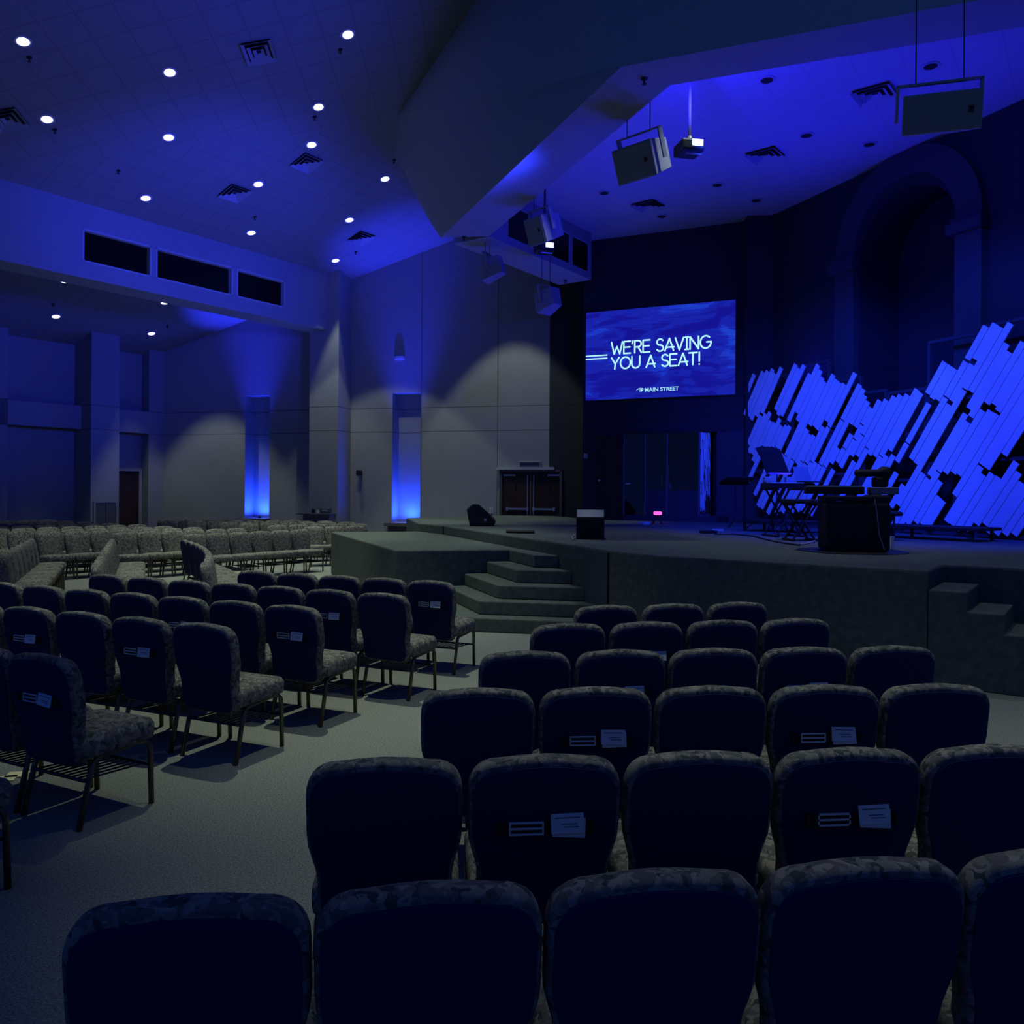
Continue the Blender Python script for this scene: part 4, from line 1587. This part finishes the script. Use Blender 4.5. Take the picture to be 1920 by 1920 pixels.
# timber frames behind the planks
for (xa_, xb_, ya_, yb_) in ((1402, 1475, 715, 975), (1480, 1552, 688, 975), (1552, 1612, 715, 978), (1612, 1660, 735, 980), (1660, 1735, 735, 985), (1735, 1825, 640, 990), (1825, 1930, 612, 1000)):
    p, q = pw(xa_, ya_), pw(xb_, yb_)
    zt_, x_0, x_1 = p.z, p.x + .02, q.x - .02
    y0, y1 = sorted((-yf * .03, -yf * .08))
    mb = MB()
    mb.box(x_0, x_0 + .05, y0, y1, 0, zt_).box(x_1 - .05, x_1, y0, y1, 0, zt_)
    for z in (0.02, zt_ * .36, zt_ * .68, zt_ - .05):
        mb.box(x_0 + .05, x_1 - .05, y0, y1, z, z + .05)
    mb.build('support_frame', M['plank_frame'], pwall)

# ================================================================== DRUM BOOTH
bo = S0 + SN * .10
b0, b1_, b2_, b3_, b4_ = [along(p, bo, SD) for p in (1170, 1210, 1251, 1311, 1342)]
booth = thing('drum_booth', 'dark glazed drum booth below the projection screen', 'booth', mtx=frame((bo.x, bo.y, ZS), SD))
bi = booth.matrix_world.inverted()
ysg = 1 if (bi.to_3x3() @ Vector(SN)).y > 0 else -1
HB = 2.06
MB().box(b0 - .02, b4_ + .3, *sorted((ysg * .02, -ysg * 2.1)), 0, .14).build('plinth', M['dark_panel'], booth)
MB().box(b0 - .02, b4_ + .3, -.03, .05, HB, HB + .06).build('top_rail', M['black_plastic'], booth)
for x in (b0, b1_, b2_, b3_):
    MB().box(x - .015, x + .015, -.02, .02, .14, HB).build('post', mat('booth_post', (.12, .12, .14), .5), booth)
for i, (u, v) in enumerate(((b0, b1_), (b1_, b2_), (b2_, b3_))):
    MB().box(u + .015, v - .015, -.005, .005, .14 if i == 0 else .72, HB).build('glass_panel', M['glass'], booth)
    if i:
        MB().box(u + .015, v - .015, -.01, .01, .14, .72).build('lower_panel', M['dark_panel'], booth)
MB().box(b0 + .05, b0 + .17, -.05, -.03, .86, .89).build('handle', M['chrome'], booth)
# glossy corner panel turned toward the planks
ang = math.atan2(.12, .99) - math.atan2(SD.y, SD.x)
mm = Matrix.Translation((b3_ + .02, 0, 0)) @ Matrix.Rotation(ang, 4, 'Z')
MB().box(0, (b4_ - b3_) * 1.0, -.006, .006, .14, HB, mm).build('corner_panel', M['mirror_glass'], booth)
MB().box(b4_ + .02, b4_ + .62, -.02, .02, 0, HB + .03, Matrix.Translation((0, 0, 0))).build('side_panel', M['dark_panel'], booth)
# drum kit
dk = S0 + SD * ((b1_ + b3_) / 2 + .1) + SN * -.95
dk_t = thing('drum_kit', 'small red drum kit with cymbals inside the glazed booth', 'drums', (dk.x, dk.y, ZS + .14), math.atan2(SD.y, SD.x))
RX = Matrix.Rotation(R(90), 4, 'X')
MB().lathe([(.28, -.2), (.29, -.19), (.29, .19), (.28, .2)], Matrix.Translation((0, 0, .42)) @ RX, 28).build('bass_drum', M['drum_shell'], dk_t, smooth=False)
for sx in (-.2, .2):
    MB().lathe([(.15, 0), (.15, .2)], Matrix.Translation((sx, -.05, .82)) @ Matrix.Rotation(R(15), 4, 'X')).build('tom', M['drum_shell'], dk_t)
MB().lathe([(.17, 0), (.17, .14)], Matrix.Translation((-.5, .25, .62))).build('snare_drum', M['chrome'], dk_t)
MB().lathe([(.19, 0), (.19, .36)], Matrix.Translation((.52, .3, .3))).build('floor_tom', M['drum_shell'], dk_t)
for sx, sy, z, r in ((-.62, .0, .98, .18), (-.4, -.2, 1.25, .21), (.5, -.15, 1.3, .24)):
    cy = MB().lathe([(r, 0), (.05, .02), (.02, .035)], Matrix.Translation((sx, sy, z)) @ Matrix.Rotation(R(10), 4, 'Y')).build('cymbal', M['cymbal'], dk_t)
    MB().tube([(sx, sy, 0), (sx, sy, z)], .012).build('cymbal_stand', M['chrome'], cy)

# ================================================================== STAGE EQUIPMENT
def wedge(px, py, label, rz, mtop):
    p = at_z(px, py, ZS)
    t = thing('floor_monitor', label, 'speaker', (p.x, p.y, ZS), rz, 'wedge floor monitors')
    prof = [(-.22, 0), (.24, 0), (.28, .10), (-.05, .42), (-.15, .42), (-.28, .31)]
    MB().extrude(prof, Matrix.Translation((0, -.20, 0)), .40).build('cabinet', M['black_box'], t, bevel=.012)
    a, b = Vector((.275, 0, .115)), Vector((-.07, 0, .42))
    d = (b - a).normalized()
    n = Vector((-d.z, 0, d.x)) * -1
    mb = MB()
    vs = []
    for off in (.002, .014):
        for q in (a + d * .02, b - d * .02):
            for y in (-.18, .18):
                vs.append(Vector((q.x, y, q.z)) + n * off)
    mb.add(vs, [(0, 1, 3, 2), (4, 6, 7, 5), (0, 4, 5, 1), (2, 3, 7, 6), (0, 2, 6, 4), (1, 5, 7, 3)])
    mb.build('grille', M['black_plastic'], t)
    e1, e2 = Vector((-.275, 0, .318)), Vector((-.155, 0, .420))
    up9 = Vector((-(e2 - e1).z, 0, (e2 - e1).x)).normalized() * .006
    MB().add([Vector((q.x, y, q.z)) + up9 * k for k in (0, 1) for q in (e1, e2) for y in (-.19, .19)],
             [(0, 1, 3, 2), (4, 6, 7, 5), (0, 4, 5, 1), (2, 3, 7, 6), (0, 2, 6, 4), (1, 5, 7, 3)]).build('top_plate', mtop, t)
    MB().box(.05, .10, -.206, -.2, .1, .15).build('side_jack', M['chrome'], t)


wedge(902, 986, 'black wedge monitor at the far left of the stage, side on', R(4), M['black_box'])
wedge(1107, 1010, 'black wedge monitor with lit top near the stage front edge', R(84), M['lit_top'])


def box_thing(name, label, cat, px, py, sx, sy, sz, rz, m, z=ZS, bevel=.01, group=None):
    p = at_z(px, py, z)
    o = MB().box(-sx / 2, sx / 2, -sy / 2, sy / 2, 0, sz).build(name, m, bevel=bevel)
    o.location = (p.x, p.y, z)
    o.rotation_euler = (0, 0, rz)
    return tag(o, label, cat, group)


# big black cabinet
pc = at_z(1600, 1034, ZS)
cab = thing('keyboard_cabinet', 'large black cabinet standing at the front of the stage', 'cabinet', (pc.x, pc.y, ZS + .012), R(-8))
MB().box(-.36, .36, -.22, .25, 0, .58).build('body', M['black_box'], cab, bevel=.05)
MB().box(.16, .36, -.20, .25, .56, .66).build('top_ledge', M['black_box'], cab, bevel=.03)
MB().box(-.36, .16, -.22, .25, .585, .64).build('lid', M['black_plastic'], cab, bevel=.01)
MB().lathe([(.05, 0), (.05, .012), (.03, .016)], Matrix.Translation((-.16, -.22, .17)) @ Matrix.Rotation(R(90), 4, 'X'), 20).build('port', M['black_plastic'], cab)
MB().tube([(.17, -.235, .62), (.20, -.24, .4), (.22, -.24, .2), (.28, -.24, .03)], .006).build('cord', M['vent'], cab)
pm = thing('floor_mat', 'thin black mat under the large black cabinet', 'mat', (pc.x, pc.y + .05, ZS))
MB().lathe([(.62, 0), (.62, .008), (.6, .010)], seg=40).build('mat', M['black_plastic'], pm)
# white strip leaning at the cabinet's right side
p = at_z(1667, 1030, ZS)
o = MB().box(-.02, .02, -.04, .04, 0, .15).build('white_carton', M['paper'], bevel=.004)
o.location = (p.x + .02, p.y, ZS + .012)
o.rotation_euler = (0, R(6), 0)
tag(o, 'slim white carton standing against the cabinet right side', 'carton')

# slab keyboard lying across the top
zk = ZS + .012 + .665
pk = Vector((pc.x - .08, pc.y + .06, zk))
kb = thing('keyboard', 'slim dark keyboard lying on top of the large black cabinet', 'keyboard', pk, R(-14), 'stage keyboards')
MB().box(-.45, .20, -.12, .16, 0, .09).build('case', M['black_plastic'], kb, bevel=.012)
MB().box(-.43, .18, -.11, .03, .088, .10).build('keys', M['white_plastic'], kb)
o = MB().box(-.15, .15, -.1, .12, 0, .085).build('sound_module', mat('module_grey', (.22, .22, .25), .5), bevel=.01)
o.location = (pk.x + .42, pk.y - .07, zk)
o.rotation_euler = (0, 0, R(-8))
tag(o, 'grey sound module on the right end of the black cabinet top', 'sound module')
# dark tube bag above it
o = thing('instrument_bag', 'dark tube shaped bag on a block above the black cabinet', 'bag', (pk.x + .33, pk.y - .02, zk + .088))
MB().box(.0, .16, -.07, .09, 0, .12).build('block', M['black_box'], o, bevel=.03)
MB().tube([(-.22, 0, .16), (-.20, 0, .16), (.05, 0, .165), (.10, 0, .165), (.17, 0, .165)], [.03, .045, .045, .08, .075], 14).build('tube', M['black_box'], o, smooth=True)


def xstand(name, label, cat, px, py, hgt, wdt, dep, rz, topname, topmat, toph, group=None):
    p = at_z(px, py, ZS)
    t = thing(name, label, cat, (p.x, p.y, ZS), rz, group)
    for y in (-dep, dep):
        MB().tube([(-wdt / 2, y, .02), (wdt / 2, y, hgt)], .016).build('leg', M['black_plastic'], t)
        MB().tube([(wdt / 2, y * .8, .02), (-wdt / 2, y * .8, hgt)], .016).build('leg', M['black_plastic'], t)
    mb = MB()
    for x in (-wdt / 2, wdt / 2):
        mb.tube([(x, -dep - .06, .02), (x, dep + .06, .02)], .018)
        mb.tube([(x, -dep - .05, hgt), (x, dep + .05, hgt)], .016)
    mb.build('crossbar', M['black_plastic'], t)
    if topname:
        MB().box(-wdt / 2 - .06, wdt / 2 + .06, -dep - .06, dep + .06, hgt + .016, hgt + .016 + toph).build(topname, topmat, t, bevel=.015)
    return t, p


ks, kp = xstand('keyboard_stand', 'black crossed keyboard stand left of the large cabinet', 'stand', 1468, 1006, .74, .42, .2, R(10), None, None, 0)
kb2 = thing('keyboard', 'dark keyboard on the crossed stand left of the cabinet', 'keyboard', (kp.x + .05, kp.y, ZS + .757), R(10), 'stage keyboards')
MB().box(-.36, .40, -.16, .16, 0, .08).build('case', M['black_plastic'], kb2, bevel=.012)
MB().box(-.33, .37, -.15, .02, .078, .092).build('keys', M['white_plastic'], kb2)
xstand('keyboard_bench', 'low black padded bench on crossed legs beside the cabinet', 'bench', 1500, 1014, .52, .34, .14, R(5), 'seat', M['black_box'], .06)
for dx, nm in ((-.26, 'left'), (.08, 'right')):
    o = MB().box(-.075, .075, -.06, .06, 0, .085).build('effects_box', mat('effects_grey', (.3, .3, .34), .5), bevel=.008)
    o.location = (kp.x + .05 + dx, kp.y + .07, ZS + .85)
    tag(o, 'small pale effects box on the ' + nm + ' end of the crossed stand keyboard', 'effects box', 'effects boxes')


def music_stand(px, py, hgt, label, tilt, rz, paper=True):
    p = at_z(px, py, ZS)
    t = thing('music_stand', label, 'music stand', (p.x, p.y, ZS), rz, 'music stands')
    mb = MB()
    for k in range(3):
        a = R(90 + 120 * k)
        mb.tube([(0, 0, .16), (.24 * math.cos(a), .24 * math.sin(a), .012)], .009)
    mb.build('tripod', M['black_plastic'], t)
    MB().tube([(0, 0, .1), (0, 0, hgt)], .011).build('pole', M['black_plastic'], t)
    m = Matrix.Translation((0, 0, hgt)) @ Matrix.Rotation(tilt, 4, 'X')
    dk_ = MB().box(-.30, .30, -.008, .008, -.06, .36, m).box(-.30, .30, -.06, .0, -.07, -.055, m).build('desk', M['black_plastic'], t)
    if paper:
        q = MB()
        for i in range(3):
            mm = m @ Matrix.Translation((-.12 + .12 * i, 0, .04)) @ Matrix.Rotation(R(-14 + 14 * i), 4, 'Y')
            q.box(-.12, .12, .010 + .002 * i, .0115 + .002 * i, -.05, .42, mm)
        q.build('sheet_music', M['black_box'], dk_)


music_stand(1456, 1000, 1.06, 'music stand with dark pages left of the keyboard stand', R(-25), R(35))
music_stand(1378, 990, .90, 'music stand lying flat beside the drum booth', R(78), R(8), False)
# laptop
lp = thing('laptop', 'open laptop facing away on the crossed stand keyboard', 'laptop', (kp.x + .42, kp.y - .02, ZS + .85), R(30))
MB().box(-.17, .17, -.11, .13, 0, .018).build('base', M['black_plastic'], lp, bevel=.004)
MB().box(-.17, .17, -.006, .006, 0, .24, Matrix.Translation((0, .13, .02)) @ Matrix.Rotation(R(-18), 4, 'X')).build('screen', mat('laptop_lid', (.3, .3, .34), .4), lp, bevel=.004)
# stool right of the cabinet
p = at_z(1670, 1014, ZS) + Vector((0, 0, .004))
so = thing('stool', 'small black stool right of the large cabinet', 'stool', (p.x, p.y, ZS))
MB().box(-.17, .13, -.12, .12, .36, .43).build('seat', M['black_box'], so, bevel=.03)
for sx, sy in ((-.1, -.06), (.02, -.06), (-.1, .08), (.02, .08)):
    MB().tube([(sx, sy, .37), (sx * 1.5 - .02, sy * 1.5, 0)], .014).build('leg', M['black_plastic'], so)


# folding riser platforms
def riser(pa, pb, label, dep=.75):
    a, b = v2(*pa), v2(*pb)
    d = (b - a).normalized()
    L = (b - a).length
    t = thing('stage_riser', label, 'riser', mtx=frame((a.x, a.y, ZS), d), group='folding stage risers')
    MB().box(0, L, 0, dep, .155, .20).build('deck', M['black_box'], t, bevel=.006)
    for x in (.12, L - .12, L * .5):
        for y in (.05, dep - .05):
            MB().box(x - .02, x + .02, y - .02, y + .02, 0, .157).build('leg', M['black_plastic'], t)
    mb = MB()
    for x in (.14, L - .14):
        sg = 1 if x < L / 2 else -1
        mb.tube([(x, .05, .03), (x + sg * .16, .05, .15)], .01)
    mb.build('brace', M['black_plastic'], t)


riser((5.02, 13.85), (6.62, 11.78), 'low black folding riser in front of the blue planks, right one')
riser((4.05, 14.95), (4.95, 13.93), 'low black folding riser in front of the blue planks, left one')

# small things on the stage floor
p = at_z(1233, 983, ZS)
t = thing('floor_light', 'small stage floor light glowing pink before the drum booth', 'light', (p.x, p.y, ZS))
MB().box(-.08, .08, -.07, .07, .20, .27).build('lamp_head', M['pink'], t, bevel=.02)
mb = MB()
for sx, sy in ((-.14, -.05), (.08, -.08), (.1, .1), (-.08, .09)):
    mb.tube([(0, 0, .22), (sx, sy, 0)], .012)
mb.build('bracket', M['black_plastic'], t)
box_thing('effects_pedal', 'pale effects pedal left of the pink floor light', 'pedal', 1208, 984, .16, .2, .06, .4, M['white_plastic'], group='effects pedals')
box_thing('effects_pedal', 'black effects pedal on the stage floor right of the pink light', 'pedal', 1328, 1000, .26, .16, .05, .2, M['black_plastic'], group='effects pedals')
box_thing('effects_pedal', 'small grey effects pedal near the left riser', 'pedal', 1346, 997, .2, .1, .045, -.2, M['vent'], group='effects pedals')
pts = [at_z(x, y, ZS) + Vector((0, 0, .012)) for x, y in ((1340, 1003), (1375, 1003), (1410, 1006), (1440, 1014), (1470, 1020), (1500, 1024))]
tag(MB().tube(pts, .011, 6).build('cable', M['black_plastic']), 'black cable trailing from the pedals toward the keyboard stand', 'cable', 'stage cables')
pts = [at_z(x, y, ZS) + Vector((0, 0, .012)) for x, y in ((1500, 1022), (1512, 1021), (1528, 1016))]
tag(MB().tube(pts, .011, 6).build('cable', M['vent']), 'short grey cable on the stage left of the cabinet', 'cable', 'stage cables')
pts = [at_z(x, y, ZS) + Vector((0, 0, .012)) for x, y in ((1078, 1003), (1072, 1008), (1075, 1014), (1088, 1014))]
tag(MB().tube(pts, .008, 6).build('cable', M['vent']), 'thin cable looped beside the lit topped wedge monitor', 'cable', 'stage cables')
pts = [at_z(x, y, ZS) + Vector((0, 0, .032)) for x, y in ((950, 1000), (970, 1000.5), (1002, 1001))]
tag(MB().tube(pts, .03, 6).build('tape_strip', M['black_plastic']), 'dark cable strip on the stage between the wedge monitors', 'cable', 'stage cables')

# ================================================================== WALL FITTINGS
def wall_box(name, label, cat, px, py, wd, h, dep, m, o=PW0, ax=WD, ay=WN):
    a = along(px, o, ax)
    p = o + ax * a
    z = at_plane(px, py, o, ay).z
    t = thing(name, label, cat, mtx=frame((p.x, p.y, z), ax))
    sg = 1 if (t.matrix_world.to_3x3().inverted() @ Vector(ay)).y > 0 else -1
    return t, sg


t, sg = wall_box('emergency_light', 'half round emergency light high on the wall above the right niche', 'light', 748, 672, 0, 0, 0, None)
pts = [(.17 * math.cos(R(180 * i / 10)), sg * .11 * math.sin(R(180 * i / 10))) for i in range(11)]
MB().prism(pts, -.04, .06).build('housing', M['white_plastic'], t, bevel=.012)
MB().prism([(x * .9, y * .9) for x, y in pts], -.06, -.04).build('lens', M['vent'], t)
t, sg = wall_box('wall_speaker', 'small black box mounted on the back wall right of the pillar', 'speaker', 677, 888, 0, 0, 0, None)
y0, y1 = sorted((sg * .05, sg * .22))
MB().box(-.07, .07, y0, y1, -.07, .09).build('body', M['black_plastic'], t, bevel=.02)
y0, y1 = sorted((0, sg * .06))
MB().box(-.02, .05, y0, y1, -.16, .02).build('bracket', M['vent'], t)
t, sg = wall_box('wall_outlet', 'small white outlet on the wall left of the double doors', 'outlet', 922, 957, 0, 0, 0, None)
y0, y1 = sorted((0, sg * .02))
MB().box(-.05, .05, y0, y1, -.09, .09).build('plate', M['white_plastic'], t, bevel=.004)
y0, y1 = sorted((sg * .02, sg * .026))
MB().box(-.02, .02, y0, y1, -.06, .06).build('sockets', M['vent'], t)
t, sg = wall_box('door_unit', 'long dark box standing on the ledge over the double doors', 'box', 995, 880, 0, 0, 0, None)
zoff = 2.38 - t.location.z
y0, y1 = sorted((sg * .01, sg * .14))
MB().box(-.31, .31, y0, y1, zoff, zoff + .16).build('housing', M['vent'], t, bevel=.02)
y0, y1 = sorted((sg * .14, sg * .145))
mb = MB()
for i in range(4):
    mb.box(-.28, .28, y0, y1, zoff + .025 + .033 * i, zoff + .04 + .033 * i)
mb.build('slots', M['vent_dark'], t)
t, sg = wall_box('switch_plate', 'faint switch plate on the black wall left of the red door', 'switch', 1098, 855, 0, 0, 0, None, S0, SD, SN)
y0, y1 = sorted((0, sg * .02))
MB().box(-.05, .05, y0, y1, -.06, .06).build('plate', M['vent'], t, bevel=.004)

# counter at the pillar with things on it
op = PW0 + WN * PD
cc0, cc1 = along(576, op, WD), along(631, op, WD)
cpos = op + WD * ((cc0 + cc1) / 2)
ct = thing('counter', 'small dark counter against the pillar foot', 'counter', mtx=frame((cpos.x + WN.x * .012, cpos.y + WN.y * .012, 0), WD))
sg = 1 if (ct.matrix_world.to_3x3().inverted() @ Vector(WN)).y > 0 else -1
hw = (cc1 - cc0) / 2
y0, y1 = sorted((0, sg * .5))
MB().box(-hw - .06, hw, y0, y1, .98, 1.02).build('top', M['sill'], ct, bevel=.006)
y0, y1 = sorted((0, sg * .4))
MB().box(-hw + .1, hw - .02, y0, y1, 0, .98).build('body', mat('counter_body', (.12, .12, .14), .7), ct)
cm = ct.matrix_world


def on_counter(name, label, cat, x, y, fn):
    p = cm @ Vector((x, sg * y, 1.02))
    t = thing(name, label, cat, p)
    fn(t)


on_counter('bottle', 'dark bottle on the left of the pillar counter', 'bottle', -.16, .2, lambda t: (
    MB().lathe([(.055, 0), (.055, .10), (.02, .13), (.02, .15)], seg=14).build('glass', M['black_plastic'], t), MB().lathe([(.022, .15), (.022, .17)], seg=12).build('cap', M['white_plastic'], t)))
on_counter('jar', 'small pale jar beside the bottle on the pillar counter', 'jar', -.02, .2, lambda t: (
    MB().lathe([(.045, 0), (.045, .07), (.04, .08)], seg=14).build('glass', M['white_plastic'], t), MB().lathe([(.042, .08), (.042, .095)], seg=14).build('lid', M['vent'], t)))
on_counter('storage_box', 'dark box with handle slot on the right of the pillar counter', 'box', .24, .2, lambda t: (
    MB().box(-.15, .15, -.1, .1, 0, .15).build('body', mat('box_grey', (.08, .09, .1), .7), t, bevel=.02), MB().box(-.08, .08, -.104, -.1, .06, .1).build('label_slot', M['vent'], t)))
